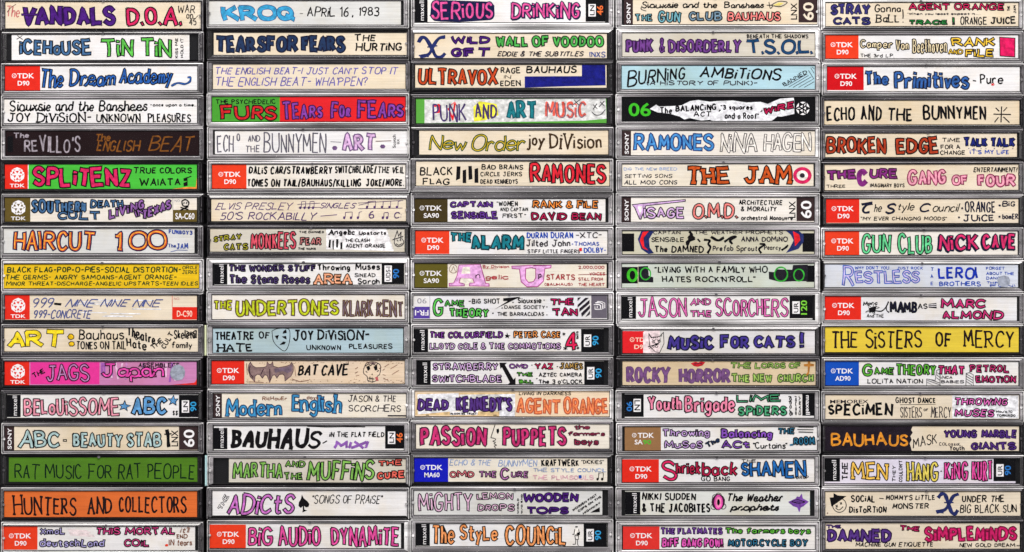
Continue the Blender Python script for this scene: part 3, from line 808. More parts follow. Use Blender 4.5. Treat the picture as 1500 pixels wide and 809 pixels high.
K|688 58 810 48 660 120 625 138 720 78 688 78|ink
p|Siouxsie|790 55 960 95|ink|7
p|DANSE SOCIETY|695 108 985 135|ink|6
p|THE BARRACUDAS|645 155 978 185|ink|6
k|975 70 980 74;995 118 1000 122;612 162 618 166;678 125 682 130;995 175 1000 178;755 85 760 90|ink|9
f|THE|1018 55 1195 112|crimson2|18
f|TAN|1030 125 1220 188|crimson2|20
K|1215 55 1240 52 1215 78;1270 55 1295 55 1215 125 1215 105;1300 70 1300 95 1228 155 1228 130;1303 105 1303 130 1245 190 1240 165;1303 145 1303 172 1270 192|inks
T|2|3|50 272 1400 436|white|2 2 2 1|white spine, purple and orange hollow capitals above lilac ones, big red numeral
mxl|50 275 156 436|black
mxr|1240 276 1400 436|black|UR|cyan|90
f|THE COLOURFiELD|165 290 690 345|purplem|14
K|715 300 722 320 740 322 725 332 730 345 716 335 702 342 706 328 698 318 712 318|ink
f|PETER CASE|758 288 1098 345|orange2|14
f|LLOYD COLE & THE COMMOTiONS|162 370 1100 425|lilacf|12
f|4|1125 295 1222 435|redk|20
p|SAME|1205 292 1222 350|ink|4|V
p|*|1105 300 1130 325|ink|7
p|*|1112 398 1145 428|ink|6
p|*|1205 400 1228 422|ink|5
T|2|3|75 503 1400 668|white|2 2 2 1|white spine with two big lilac hollow words and black double-headed arrow
mxl|75 503 174 668|black
mxr|1262 505 1400 668|black|UR|cyan|90
f|STRAWBERRY|185 512 655 575|lilacf|13
f|SWiTCHBLADE|180 598 685 660|lilacf|13
K|660 515 715 515 700 530 760 635 775 620 775 672 722 668 735 655 678 548 668 560|ink
f|OMD|728 520 865 560|plumf|13
k|890 530 893 535;1070 540 1073 545;925 625 928 630|ink|9
f|YAZ|908 515 1045 565|crimson|14
f|JAMES|1085 512 1255 565|sand|11
f|THE|780 580 900 615|apple2|13
f|BILL|795 632 905 665|apple2|13
p|AZTEC CAMERA|940 585 1245 615|ink|7
p|The 3 o'CLOCK|938 632 1250 665|ink|7
T|2|4|62 14 1440 194|peachc|3 2 3 3|peach cream card with pasted strip, purple capitals and pale orange diamond-shaped letters
K|75 32 770 25 775 196 65 186|tan
K|78 38 372 30 375 155 82 182|palewhite
K|660 36 772 35 772 196 660 196|palewhite
K|378 40 660 38 655 160 378 158|palegrey
K|310 160 508 158 505 185 310 186|wht
f|DEAD|75 65 305 160|purple3|17|oc=pdark
f|KENNEDY'S|348 50 755 165|purple3|18|oc=pdark;g1,.9
p|iN GOD WE TRUST|312 168 500 184|ink|7
p|LiViNG iN DARKNESS|798 18 1170 45|ink|6|s6
f|AGENT|778 60 1100 180|orangef|15|oc=brickl
f|ORANGE|1112 58 1436 182|orangef|14|oc=brickl
k|140 186 160 186;618 186 640 186|ink|5
T|2|4|70 250 1440 422|creamw|2 1 1 1|white spine with raspberry capitals either side of a pen face profile
f|PASSiON|92 260 580 412|raspb|26|oc=darkplum
f|PUPPETS|678 262 1142 412|raspb|24|oc=darkplum
k|630 252 600 345|ink|5
k|~600 345 630 352 632 362 615 370 632 378 622 388 640 398 625 405 635 420|ink|5
K|640 285 655 280 660 300 650 320 640 305|ink
f|the|1188 250 1305 290|maroon|10|oc=darkplum
f|farmers|1145 298 1412 335|maroon|10|oc=darkplum
f|boys|1188 348 1368 410|maroon|10|oc=darkplum
T|2|4|58 490 1425 658|creamw|2 0 1 0|white spine with faded pen, dusty pink and mauve capitals beside royal blue block
tdk|55 488 298 658|royal|MA60
p|ECHO & THE|305 500 605 545|bluepale|5|s8
p|BUNNYMEN|650 500 930 552|bluepale|5|s8
p|KRAFTWERK|955 498 1225 550|ink|8
p|"DICKIES"|1240 502 1402 532|ink|6
f|OMD|305 578 485 632|rosef|16
f|THE|512 578 645 632|mauvef|13
f|C|662 555 735 648|mauvef|14
f|URE|740 580 870 632|mauvef|13
p|THE STYLE COUNCIL|900 560 1420 590|bluepale|4
p|THE PLIMSOULS|895 610 1330 645|pinkpale|5
K|1222 612 1242 610 1244 632 1224 634|blueink2
notes|1345 590 1410 650|ink|2
T|2|5|55 260 1390 432|palegrey|2 2 2 1|pale spine with tall lilac-pink capitals, violet capitals and slanting small words
f|MiGHTY|80 272 475 412|lilacpink|14
f|LEMON|495 272 762 328|lilacpink|12
f|DROPS|502 352 775 410|lilacpink|12
p|WORLD|785 315 800 425|ink|4|v
p|W/O END|812 285 826 425|ink|4|v
f|WOODEN|828 272 1225 345|purple|20|oc=deeppurple
f|TOPS|852 372 1155 430|purple|20|oc=deeppurple
p|WOODEN FOOT|1162 335 1368 352|ink|6|R33
p|COPS ON THE|1202 345 1398 362|ink|5|R33
p|HIGHWAY|1240 375 1390 392|ink|6|R33
K|1305 415 1372 378 1372 412|ink
T|2|5|70 495 1425 655|white|2 2 2 2|white spine with tall soft orange letters and tiny standing figure drawing
mxl|70 490 168 652|black
mxr|1258 494 1424 655|black|UR|cyan|90
f|The|180 498 350 645|orangep|18
f|StyLe|375 500 655 655|orangep|17
f|COUNCiL|695 502 1140 655|orangep|20
k|1208 515 1208 520|ink|16
K|1198 530 1220 530 1228 560 1222 580 1198 580 1192 560|offw
k|1195 535 1190 570 1178 572;1222 535 1228 560 1200 575;1195 580 1200 608 1220 608 1222 580 1195 580;1202 608 1200 640 1180 642;1215 608 1215 645 1222 650|ink|5
K|1210 560 1232 555 1232 575 1212 578|ink
T|3|0|92 -6 1462 172|cream|2 3 2 3|cream spine, cursive black line over small blue and pink hollow capitals, bulb outline
sony|92 -6 156 172|brownk
b|1330 -6 1462 160|brownk
t|60|1362 18 1438 145|cream|v;B
t|LNX|1275 22 1320 140|ink|v;B
p|Siouxsie and the|218 12 755 60|ink|7|s4;c
p|Banshees|800 10 1088 60|ink|7|s4;c
k|~220 40 215 65 250 78|ink|6
f|THE|165 95 300 155|tealp|13
f|GUN|330 75 502 165|tealp|15
f|CLUB|548 75 792 152|bluegr|16
f|BAUHAUS|820 78 1208 155|salmon|14
k|~1120 15 1130 60 1145 40 1105 38;~1135 38 1190 10 1250 18 1200 48 1135 38|ink|5
K|1150 38 1190 18 1225 22 1195 42|yellowp
T|3|0|80 234 1445 400|greycream|3 2 2 3|grey-white spine with mottled purple capitals and thick dotted navy initials
f|PUNK|100 270 305 378|purplem3|20|oc=pdark
f|&|340 265 385 378|purplem3|12|oc=pdark
f|DISORDERLY|398 275 930 380|purplem3|18|oc=pdark
p|BENEATH THE SHADOWS|962 242 1400 275|ink|5
f|T.S.O.L.|955 275 1435 388|steeld|18|oc=navyd;o3
T|3|0|76 466 1445 632|bluec|2 2 1 2|pale blue spine with large black pen capitals above a bracketed subtitle
p|BURNiNG|112 472 530 605|ink|10|s5;a7;g1.25,.9
p|AMBiTiONS|625 468 1215 575|ink|11|s10;a-2;g1,1.1
p|-(A HiSTORY OF PUNK)-|220 570 1040 608|inks|7|s3
p|BANNED|1205 540 1400 570|ink|6|R30
k|1240 610 1390 525;1260 618 1400 535;1290 620 1420 545;1330 620 1435 560;1370 620 1440 580;1415 480 1440 520;1400 500 1438 560;1425 475 1442 490|inks|4
T|3|1|82 14 1445 180|black|2 2 2 2|black spine with torn white paper patch, green numerals, red outlined word
t|90|125 52 283 148|greenneon|u;B
K|275 95 320 65 340 78 440 75 500 70 560 40 620 32 700 45 750 40 860 35 960 50 1060 45 1110 60 1200 22 1295 15 1300 40 1300 130 1210 150 1180 148 1140 182 720 182 700 172 640 178 560 160 520 170 485 148 420 130 330 120|palewhite
p|The|345 80 435 130|ink|8
p|BALANCiNG|455 58 750 118|ink|9|a3
p|ACT|585 110 715 152|ink|8
k|768 105 773 110;1065 110 1068 114|ink|16
p|"3 squares|775 65 1005 112|ink|8
p|and a Roof"|805 120 1050 168|ink|8
f|WiRE|1080 50 1305 125|wine|20|a13
rose|1312 45 1408 138|wht
T|3|1|80 250 1445 424|offw|2 2 2 3|white spine with big blue capitals and hollow uncoloured capitals
sony|80 252 142 424|brownk
f|RAMONES|155 265 735 398|blue3|20|oc=bluen
f|NiNA|770 262 1040 410|offw|17|oc=inks;o5.5
f|HAGEN|1078 262 1425 402|offw|17|oc=inks;o5
T|3|1|80 486 1436 642|creamw|2 2 2 2|cream spine with rust serif capitals ending in a round red target
p|DiG THE NEW BREED|90 508 470 532|bluepale|5
p|SETTiNG SONS|95 555 438 585|inks|7|s8
p|ALL MOD CONS|92 598 472 632|inks|7|s6
f|THE|532 495 852 635|rust2|26|S
f|JAM|940 492 1300 632|rust2|26|S
ring|1357 568|66 60 crimson;40 36 offw;18 17 inks
T|3|2|78 46 1440 218|offw|2 2 2 2|white spine with hollow lilac name, salmon dotted initials and brown end blocks
sony|78 46 142 218|brownk
b|1315 42 1440 212|brownk
t|60|1345 68 1422 192|wht|v;B
t|LNX|1262 72 1308 190|ink|v;B
K|145 95 230 85 530 58 530 76 250 108 215 205 200 202 165 120|ink
K|152 100 232 91 524 64 524 71 245 103 211 196 204 195 170 116|lilacf
K|190 112 222 108 208 170|offw
f|ISAGE|225 112 525 200|lilacf|16
f|O.M.D.|575 80 905 200|salmon|17
p|ARCHiTECTURE|905 62 1218 100|ink|6|s4
p|& MORALiTY|920 108 1175 145|ink|6|s4
p|orchestral Manouvre..|922 172 1310 208|ink|6
T|3|2|82 282 1440 446|kh|2 2 2 2|spine crowded with black writing between red and blue ragged curves, black ends
b|82 300 165 428|black
b|1358 300 1440 432|black
K|300 330 340 318 350 328 310 345;700 300 740 306 730 316;880 395 905 400 900 425 885 420|khd
p|CAPTAiN|300 280 495 308|inks|6
p|SENSiBLE|285 325 520 362|ink|7
p|The DAMNED|308 385 660 438|ink|8
p|THE WEATHER PROPHETS|590 278 1220 308|inks|7
p|ANNA DOMiNO|922 322 1255 362|inks|7
p|Prefab Sprout|720 385 1040 440|inks|6
p|Pearcy|1085 385 1205 430|inks|5
K|290 278 305 285 270 340 275 400 305 440 265 445 215 410 190 340 215 280|navyb
K|270 282 232 330 235 390 265 420 225 405 205 350 225 290|redf
K|1240 278 1330 275 1365 310 1365 360 1330 410 1240 440 1270 400 1295 350 1275 310|navyb
K|1290 285 1335 310 1342 350 1305 392 1300 340|redf
K|560 300 600 330 570 345 548 390 530 380 545 345|ink
k|~555 285 575 310 550 330 590 340 540 360 545 385|ink|16
k|~660 345 700 350 690 375 705 400 685 440|ink|15
k|~710 325 760 350 800 330|ink|18
k|~805 360 850 330 885 325 845 350 860 375|ink|16
k|~1055 375 1090 380 1050 410 1065 440;~1210 420 1240 400 1255 385|ink|14
k|615 340 632 360|ink|10
T|3|2|78 515 1440 684|palegreen|2 2 2 3|pale greenish spine with quoted black pen phrase between bright green rings
b|78 538 190 655|black
b|1385 528 1440 645|black
K|190 535 262 530 268 600 300 612 300 648 190 645|charc
K|1118 572 1160 575 1180 555 1285 558 1290 525 1395 522 1395 640 1290 640 1200 645 1120 625|charc
K|190 515 194 515 194 684 190 684|khd
ring|152 596|40 50 greenneon;20 32 black
oval|245 586|36 42|greend|9
oval|1205 590|46 50|greend|10
oval|1332 596|36 42|greend|9
p|"LiViNG WiTH A FAMiLY WHO|308 532 1112 582|ink|7
p|HATES ROCK'N'ROLL"|358 602 1025 648|ink|7
T|3|3|76 40 1428 210|white|3 3 2 3|white spine with narrow pink capitals, black blocks and lime green number
mxl|76 44 178 204|black
mxr|1266 42 1428 202|black|UR|limel|120
f|JASON|190 48 545 198|pinkm|15|o5
f|AND|558 55 712 112|pinkm|12|o5
f|THE|558 140 718 195|pinkm|13|o5
f|SCORCHERS|738 55 1262 195|pinkm|15|o5
T|3|3|82 286 1445 448|paleblue|2 1 0 0|pale spine with indigo capitals, cat face drawing and partly covered red block
b|82 292 250 454|redf
star|132 335 168 370|peach
t|TD|172 338 236 368|peach|B
t|D9|165 388 228 420|peach|B
K|228 300 240 290 345 288 345 450 228 450|pinkw
k|268 308 285 340 345 330 372 300 376 380 345 445 315 440 275 400 270 350 268 308|ink|5
k|~290 350 305 360 320 350;~325 350 340 360 352 345;~300 370 320 380 345 372;265 405 340 375;270 415 335 380;285 420 340 382|ink|4
k|~310 400 325 410 335 395;~290 368 300 360 312 368 300 378 290 368;~330 362 342 355 352 364 342 372 330 362;276 322 290 338;362 318 352 335|ink|4
K|298 364 304 364 304 372 298 372;338 360 345 360 345 367 338 367;308 384 332 380 322 394|ink
k|~262 400 300 395 335 388;300 345 304 330;315 342 318 330;328 342 332 332|ink|4
f|MUSiC|395 320 735 432|indigo2|27|oc=inkn
f|FOR|768 318 985 420|indigo2|27|oc=inkn
f|CATS|1008 318 1310 415|indigo2|24|oc=inkn
f|!|1335 288 1370 418|indigo2|24|oc=inkn
T|3|3|82 506 1450 674|tanpaper|1 1 0 1|tan spine with dull purple capitals under red lips and pale green words
f|ROCKY|105 540 425 665|purpd|22|oc=purpd2;o3
f|HORROR|478 552 850 665|purpd|22|oc=purpd2;o3
K|565 520 600 508 618 515 640 506 668 512 650 535 615 545 585 538|brick
k|590 522 645 520|darkplum|5
f|THE LORDS OF|845 510 1348 560|palelime|12|oc=moss
f|THE NEW|848 588 1145 658|palelime|13|oc=moss
f|CHURCH|1178 590 1442 658|palelime|13|oc=moss
K|1395 495 1412 495 1412 520 1440 525 1438 540 1412 540 1405 590 1390 610 1382 600 1395 580 1395 542 1368 540 1368 525 1395 522|goldbr
T|3|4|98 34 1440 204|white|2 2 2 2|white spine with candy pink letters and sea green capitals, blocks upside down
b|98 38 232 198|black
t|90|110 90 150 158|blue90|V;B
b|160 70 212 162|wht
t|LN|166 80 206 152|black|V;B
b|1356 34 1440 190|black
t|maxell|1382 45 1410 182|wht|V;B
f|Youth|255 42 508 160|candy|20
f|Brigade|515 45 885 200|candy|20
f|LiME|885 35 1210 98|seagreen|19
f|SPiDERS|895 115 1250 195|seagreen|20
p|gradal|1255 50 1290 190|ink|5|v
p|canal|1300 50 1318 185|ink|6|v
p|DiARY|1330 50 1348 185|ink|6|v
T|3|4|98 268 1460 434|white|2 2 2 2|white spine with lilac, violet and teal lettering beside bronze end block
b|98 268 354 434|bronze
star|148 308 182 345|wht
t|TDK|190 310 305 345|wht|B
t|SA|168 358 225 392|wht|B
t|90|228 360 285 392|greendk|B
f|Throwing|360 278 705 352|lilac2|12
f|MuSeS|375 362 655 425|lilac2|13
f|The|665 355 775 400|slatenavy|9|R28
f|Balancing|775 278 1150 370|violetf|16
f|ACt|782 362 990 425|violetf|18
p|"Curtains"|1005 378 1250 425|ink|6
f|THE|1180 272 1308 325|tealb|16
k|1330 270 1435 272;1322 288 1435 290;1330 305 1432 308|ink|6
f|ROOM|1290 335 1450 402|tealb|14
k|1268 398 1290 395|tealb|12
T|3|4|80 492 1442 660|white|2 2 2 2|white spine with dark red slashing script and blue spiky capitals, red block
tdk|78 498 340 668|red|D90
f|S|355 502 475 655|crimson|18|s-6
f|hriek|455 515 640 610|crimsond|14
f|back|640 510 900 620|crimsond|15
p|GO BANG|638 618 845 655|ink|7
p|THE|925 498 1030 522|ink|5
f|SHAMEN|918 505 1390 632|blue4|18|g.8,1.1
p|DROP|1312 615 1402 640|ink|6
T|3|5|100 262 1410 434|greenwhite|2 2 2 2|white sticker spine with black pen capitals, pink flower eye and purple lips
mxl|100 270 208 432|black
b|1410 266 1448 425|black
t|90|1408 315 1424 375|cyan|v;B
p|NIKKI SUDDEN|218 275 605 332|ink|9|s4
p|& THE JACOBITES|220 350 705 418|ink|10
oval|762 300|22 22|inks|5
oval|728 375|20 20|inks|5
oval|795 372|20 20|inks|5
oval|735 308|16 18|inks|5
K|715 320 730 300 750 285 770 285 795 300 808 325 805 360 790 385 765 400 745 398 720 375 712 345|darkplum
ring|762 343|30 52 pinkhot;20 38 rosef2;10 22 ink
p|The Weather|828 278 1222 340|ink|9|s14;c
p|prophets|840 350 1195 420|ink|9|s14;c
K|1255 340 1310 315 1318 300 1335 305 1352 280 1360 315 1402 338 1365 370 1345 380 1335 415 1320 380 1290 370|purple2
k|~1280 338 1320 325 1375 340 1330 350 1280 338;1295 340 1370 340|ink|5
T|3|5|85 512 1446 676|white|2 3 2 2|white spine, two lines: purple and green above, magenta and blue below, red block
tdk|82 514 344 676|red2|D90
f|THE FLATMATES|348 520 795 575|purple2|15|oc=pdark
f|The farmers boys|805 518 1420 582|apple2|15
f|BiFF BANG POW!|355 592 800 668|magf|15
f|MOTORCYCLE BOY|825 600 1400 662|tealb|16
T|4|0|94 20 1460 186|cream|3 1 3 2|cream spine with ten different scrawls, navy and crimson capitals, small green word
f|STRAY|125 25 415 110|navym|17|oc=navyd
f|CATS|145 118 415 180|navym|17|oc=navyd
p|Gonna|440 30 630 90|ink|7
p|BaLL|442 102 618 162|ink|7|S
p|!|635 65 648 165|ink|6
f|AGENT ORANGE|680 20 1365 78|crimson|18
p|"When you least expect it....|672 90 1192 112|inks|5
f|TRACiE|682 138 962 180|grassd|17
f|!|990 118 1010 182|grassd|10
p|ORANGE|1048 118 1238 178|ink|6
p|JUiCE|1262 118 1445 172|ink|10|S
p|THE|1380 42 1400 78|ink|4|v
p|JAM|1425 38 1445 95|ink|4|v
T|4|0|94 250 1460 414|white|2 2 1 1|white spine with ivory hollow letters, mustard capitals and solid crimson square
tdk|90 250 328 414|redo|D90
f|Camper|335 275 575 365|ivory|11
f|Von|588 275 690 362|ivory|11
f|Beethoven|705 272 960 382|ivory|11
p|THE 3rd L.P.|340 380 582 408|ink|8
f|RANK|978 262 1300 335|mustardf|15
f|AND|960 345 1072 390|mustardf|9
f|FiLE|1080 342 1292 410|mustardf|15
K|1325 262 1440 270 1438 408 1328 400|ink
K|1331 268 1434 276 1432 402 1334 395|crimson3
T|4|0|105 474 1470 648|white|2 2 2 1|white spine with blue marker letters then one thin black pen word
tdk|105 474 364 640|redc|D90
f|The|365 498 545 610|blued|20|oc=inkn
f|Primitives|575 502 1118 635|blued|20|oc=inkn
k|1138 572 1160 575|ink|8
p|Pure|1185 525 1355 598|ink|8
p|NO|1268 590 1290 608|redf|4
T|4|1|86 36 1468 205|cream2|1 1 1 0|cream spine with one line of narrow black capitals and eight-ray asterisk
p|ECHO|98 75 305 182|ink|12
p|AND|342 70 495 180|ink|12
p|THE|535 85 712 185|ink|12|s3
p|BUNNYMEN|782 70 1235 175|ink|12
k|1342 78 1338 190;1285 132 1408 135;1300 88 1325 112;1380 85 1355 112;1320 155 1292 190;1355 152 1398 192|ink|8
T|4|1|92 270 1450 436|cream|1 0 1 0|cream spine with brick brown capitals, navy words over dots and blue pen
f|BROKEN|92 285 530 420|brickr|21|g1.05,.8
f|EDGE|585 290 905 420|brickr|23
p|TiME|918 300 1048 332|ink|7
p|FOR A|908 348 1050 382|ink|7
p|CHANGE|905 388 1085 422|ink|7
f|TALK TALK|1068 295 1440 368|navyt|16|oc=navyd
k|1108 375 1110 378;1145 375 1147 378;1195 375 1197 378;1230 375 1232 378;1290 375 1292 378;1350 373 1352 376;1420 375 1422 378|navyt|8
p|iT'S MY LiFE|1115 385 1395 418|blueink2|7
T|4|1|88 490 1460 670|cream|1 1 0 1|cream spine with plum capitals and pale pink capitals above thin pen words
f|THE|95 515 318 608|plumc|20|oc=darkplum;a3
f|C|312 518 395 645|plumc|26|oc=plumc
f|URE|402 512 610 595|plumc|17|oc=darkplum
p|THREE|98 630 235 655|ink|5
p|IMAGINARY BOYS|408 622 655 652|ink|5
f|GANG|670 520 955 640|palepink2|20|oc=plumr
f|OF|985 560 1105 640|palepink2|20|oc=plumr
f|FOUR|1165 555 1445 652|palepink2|21|oc=plumr
p|ENTERTAINMENT!|1142 508 1455 545|ink|5|s8
T|4|2|98 56 1460 227|cream|2 0 0 0|cream spine with heavy navy initials and thin italic letters, bullets at right
tdk|98 56 333 225|red|D90
k|350 95 425 82;~425 90 385 100 360 130 370 152 405 150|inkn|16
p|he|435 90 495 150|ink|6|s14
p|S|512 85 600 165|inkn|20|s12
p|tyle|608 80 725 158|ink|6|s14
p|C|760 85 845 152|inkn|20|s12
p|ouncil|852 85 1050 150|ink|6|s14
p|"MY EVER CHANGiNG MOODS"|342 180 955 210|ink|6|s6
p|ORANGE|1080 72 1300 155|inkn|8
p|JUiCE|1068 165 1290 218|inkn|8
p|BiG|1345 70 1440 112|inkn|7
p|bomER|1345 160 1460 202|inkn|6
k|1060 118 1064 128;1325 98 1330 108;1038 182 1042 192;1325 178 1328 188|inkn|14
T|4|2|90 286 1455 452|offw|2 2 2 1|white spine with mint green capitals and deep pink shadowed capitals
tdk|90 286 333 452|redo|D90
f|GUN|345 298 565 445|mintg|17
f|CLUB|600 300 855 450|mintg|18
f|NiCK|888 300 1185 430|pinkd|22|oc=inkn;d-7,6
f|CAVE|1198 298 1448 418|pinkd|22|oc=inkn;d-7,6
T|4|2|88 520 1458 682|paleblue2|3 2 0 0|icy white spine with blue hollow and solid capitals and silver scratched disc
f|R|208 525 300 680|lavp|13|oc=blueout
f|ESTLESS|298 560 765 660|lavp|13|oc=blueout
p|WHY DON'T YOU....|300 532 575 558|blueink2|5
p|JUST ROCK|600 535 785 558|blueink2|5
p|T|838 540 862 568|blueink2|6
p|A|838 590 858 618|blueink2|6
p|E|838 642 858 668|blueink2|6
p|LEROI|888 535 1175 625|blueink3|13
p|BROTHERS|898 638 1195 675|blueink2|8
p|FORGET|1230 535 1365 558|blueink2|5
p|ABOUT THE|1232 572 1430 595|blueink2|5
p|DANGER|1232 605 1380 628|blueink2|5
p|THINK|1235 640 1350 658|blueink2|5
p|FUN!|1258 660 1440 680|blueink2|5
K|1312 625 1330 605 1360 598 1390 605 1402 630 1398 660 1375 682 1340 680 1318 662|silver
T|4|3|90 48 1450 216|palewhite|2 2 2 1|white spine with flower and guitar-like doodled word, raspberry capitals at right
tdk|90 42 346 212|red|D90
p|Marc|360 75 465 115|ink|6|a6
p|And THE|385 170 508 198|ink|6
K|400 130 430 118 455 115 450 140 445 162 420 158 405 165|ink
k|~405 135 395 110 415 120;~430 120 440 95 455 118;~410 150 378 158 405 140;~455 120 475 125 450 135;~440 160 445 175 425 160|ink|4
k|~448 148 490 150 520 125 540 85|ink|9
k|~540 82 525 120 528 145 545 160|ink|8
f|MAMB|548 80 745 165|inkn|9|oc=ink
p|AS|748 95 818 135|ink|8
K|825 98 880 92 882 130 825 125|inks
k|828 105 880 102;828 115 880 115|wht|4
f|MARC|908 58 1235 135|raspb2|16
f|ALMOND|922 140 1362 212|raspb2|16|g.85,1.1
T|4|3|90 264 1462 440|yellow2|2 0 1 0|golden yellow spine with one line of black serif capitals
p|THE|135 290 325 415|inkb|11|S
p|SiSTERS|372 285 780 415|inkb|11|S
p|OF|870 295 990 402|inkb|12|S
p|MERCY|1062 285 1432 412|inkb|11|S
T|4|3|92 508 1460 676|white|2 2 1 1|white spine with green words, maroon capitals, hatched steps and blue block
tdk|90 506 330 676|royal2|AD90
f|G|350 520 435 615|apple2|15
f|AME|435 545 585 605|apple2|13
f|THEORY|588 520 880 610|apple2|14|g1.1,.85
p|LOLiTA NATiON|388 628 785 665|ink|6
f|THAT|885 530 1085 605|raspb2|15
p|iNCA|910 608 992 630|inks|5
p|BABiES|912 638 1075 662|inks|5
f|PETROL|1110 525 1400 588|raspb2|14
f|EMOTiON|1152 602 1448 662|raspb2|14
k|810 680 810 630 870 640 880 570 905 560 905 680;815 640 905 672;815 655 860 680;830 632 905 660;878 620 905 640;880 600 905 620;882 585 905 600;1088 680 1090 590 1112 585 1140 600 1140 676;1092 595 1138 622;1092 612 1138 640;1092 630 1138 658;1092 648 1130 672|inks|4
T|4|4|92 42 1465 212|cream|2 2 2 2|cream spine with pasted white strip of pink capitals and serif pen names
K|992 44 1462 46 1462 210 992 208|palewhite
t|MEMOREX|125 76 398 103|inks|B
p|SPECiMEN|110 100 575 190|ink|15|g.9,1.2
p|GHOST DANCE|588 58 875 102|ink|7|g1.1,.85
k|622 112 875 108|ink|4
p|SISTERS|622 125 778 205|inks|5|S
p|OF|788 138 822 158|inks|4
p|MERCY|835 125 985 205|inks|5|S
f|THROWiNG|1005 58 1390 122|orchid2|14|s6
f|MUSES|1005 138 1295 202|orchid2|14|s6
p|Hou's.10|1302 150 1418 170|ink|5
p|TORNADO|1305 178 1440 198|ink|5
T|4|4|90 264 1465 438|cream|1 0 0 0|spine half black with orange crayon capitals, half cream with violet capitals
K|90 264 712 264 700 290 712 310 695 335 705 360 690 385 698 410 705 438 90 438|inkp
p|BAUHAUS|130 310 680 408|ambr|12
p|MASK|712 318 885 415|ink|6|a12
p|COLossaL|898 378 1055 402|inks|5
p|Youth|972 400 1080 438|inks|6
f|YOUNG|930 285 1172 350|purple3|18|oc=deeppurple
f|MARBLE|1195 285 1455 350|purple3|18|oc=deeppurple
f|GIANTS|1122 372 1450 435|purple3|20|oc=deeppurple
T|4|4|86 494 1440 668|palelav|2 2 1 0|pale spine with amber serif capitals and magenta capitals, black end blocks
mxl|86 494 196 656|black
mxr|1284 494 1442 654|black|UR|blue90|90
p|THE|208 518 252 645|ink|7|v;S
f|MEN|262 512 552 648|amberf|17|S
p|THEY|565 540 592 655|ink|7|v
p|COULDN'T|612 505 640 660|ink|6|v
f|HANG|655 512 900 658|amberf2|17|S
k|912 580 914 586|ink|10
f|KiNG|930 510 1110 650|magp|15
f|KURT|1125 505 1282 655|magp|15
T|4|5|92 268 1475 438|cream|2 1 1 0|cream spine with hatted grinning skull doodle and blackletter blue X
K|150 278 180 295 242 300 200 330 135 375 122 310 150 308|ink
oval|192 365|48 50|ink|6
k|165 365 180 378;178 362 168 380;195 345 210 358;208 345 198 360;~165 385 190 398 218 375|ink|6
p|SOCiAL|272 292 445 345|ink|9
p|DisToRTiON|258 370 528 420|ink|9
k|475 315 505 318|ink|6
p|MOMMY'S LiTTLE|520 290 870 330|ink|8|s4
p|MONSTER|565 348 828 392|ink|8|s5
k|~892 310 915 285 940 290 960 340 985 410 1010 425 1030 400|navyb|26
k|~1035 285 1000 300 970 350 940 395 880 412|navyb|24
k|935 345 1000 345;880 415 930 418|navyb|9
p|UNDER THE|1060 290 1362 345|ink|7|s4
p|BIG BLACK SUN|1045 355 1450 420|ink|6|s2
k|105 420 110 422|brown|9
T|4|5|94 492 1470 672|cream|1 1 1 0|cream spine with dark violet capitals and crimson-pink capitals above thin words
f|THE|95 500 208 530|purple3|11|oc=deeppurple
f|DAMNED|100 528 565 632|purple3|22|oc=deeppurple
p|MACHiNE GUN ETIQUETTE|305 625 858 660|ink|6|s8
f|THE|618 502 765 555|crimson2|17|a-3
f|SiMPLEMiNDS|790 512 1455 625|crimson2|21|oc=maroond
p|NEW GOLD DREAM|1042 632 1438 662|ink|6
k|1448 652 1480 652|ink|6
"""
# ------------------------------------------------------------ mesh helpers
def mesh_obj(name, verts, faces, mats, parent=None, midx=None, smooth_=False):
    me = bpy.data.meshes.new(name); me.from_pydata(verts, [], faces)
    for m in (mats if isinstance(mats, list) else [mats]): me.materials.append(m)
    if midx: me.polygons.foreach_set('material_index', midx)
    if smooth_: me.polygons.foreach_set('use_smooth', [True]*len(me.polygons))
    me.update()
    o = bpy.data.objects.new(name, me); COL.objects.link(o)
    if parent: o.parent = parent
    return o
def box_geo(x0, x1, y0, y1, z0, z1, b=0.0):
    """box with its front (y0) edges chamfered by b"""
    V = [(x0, y0+b, z0), (x1, y0+b, z0), (x1, y0+b, z1), (x0, y0+b, z1), (x0+b, y0, z0+b), (x1-b, y0, z0+b), (x1-b, y0, z1-b), (x0+b, y0, z1-b),
         (x0, y1, z0), (x1, y1, z0), (x1, y1, z1), (x0, y1, z1)]
    F = [(4, 5, 6, 7), (0, 1, 5, 4), (1, 2, 6, 5), (2, 3, 7, 6), (3, 0, 4, 7), (1, 0, 8, 9), (2, 1, 9, 10), (3, 2, 10, 11), (0, 3, 11, 8), (9, 8, 11, 10)]
    if b == 0:
        V = V[4:]; F = [(0, 1, 2, 3), (1, 0, 4, 5), (2, 1, 5, 6), (3, 2, 6, 7), (0, 3, 7, 4), (5, 4, 7, 6)]
    return V, F
K = 1500.0/310.0
OX = [0, 295, 595, 895, 1190]; OY = [0, 140, 280, 425, 570, 665]
CASEX = [(1.0, 298.2), (302.6, 600.0), (601.2, 899.2), (901.8, 1201.6), (1203.0, 1500.5)]
CARD_Y = 0.00045                       # card front, behind the lid window

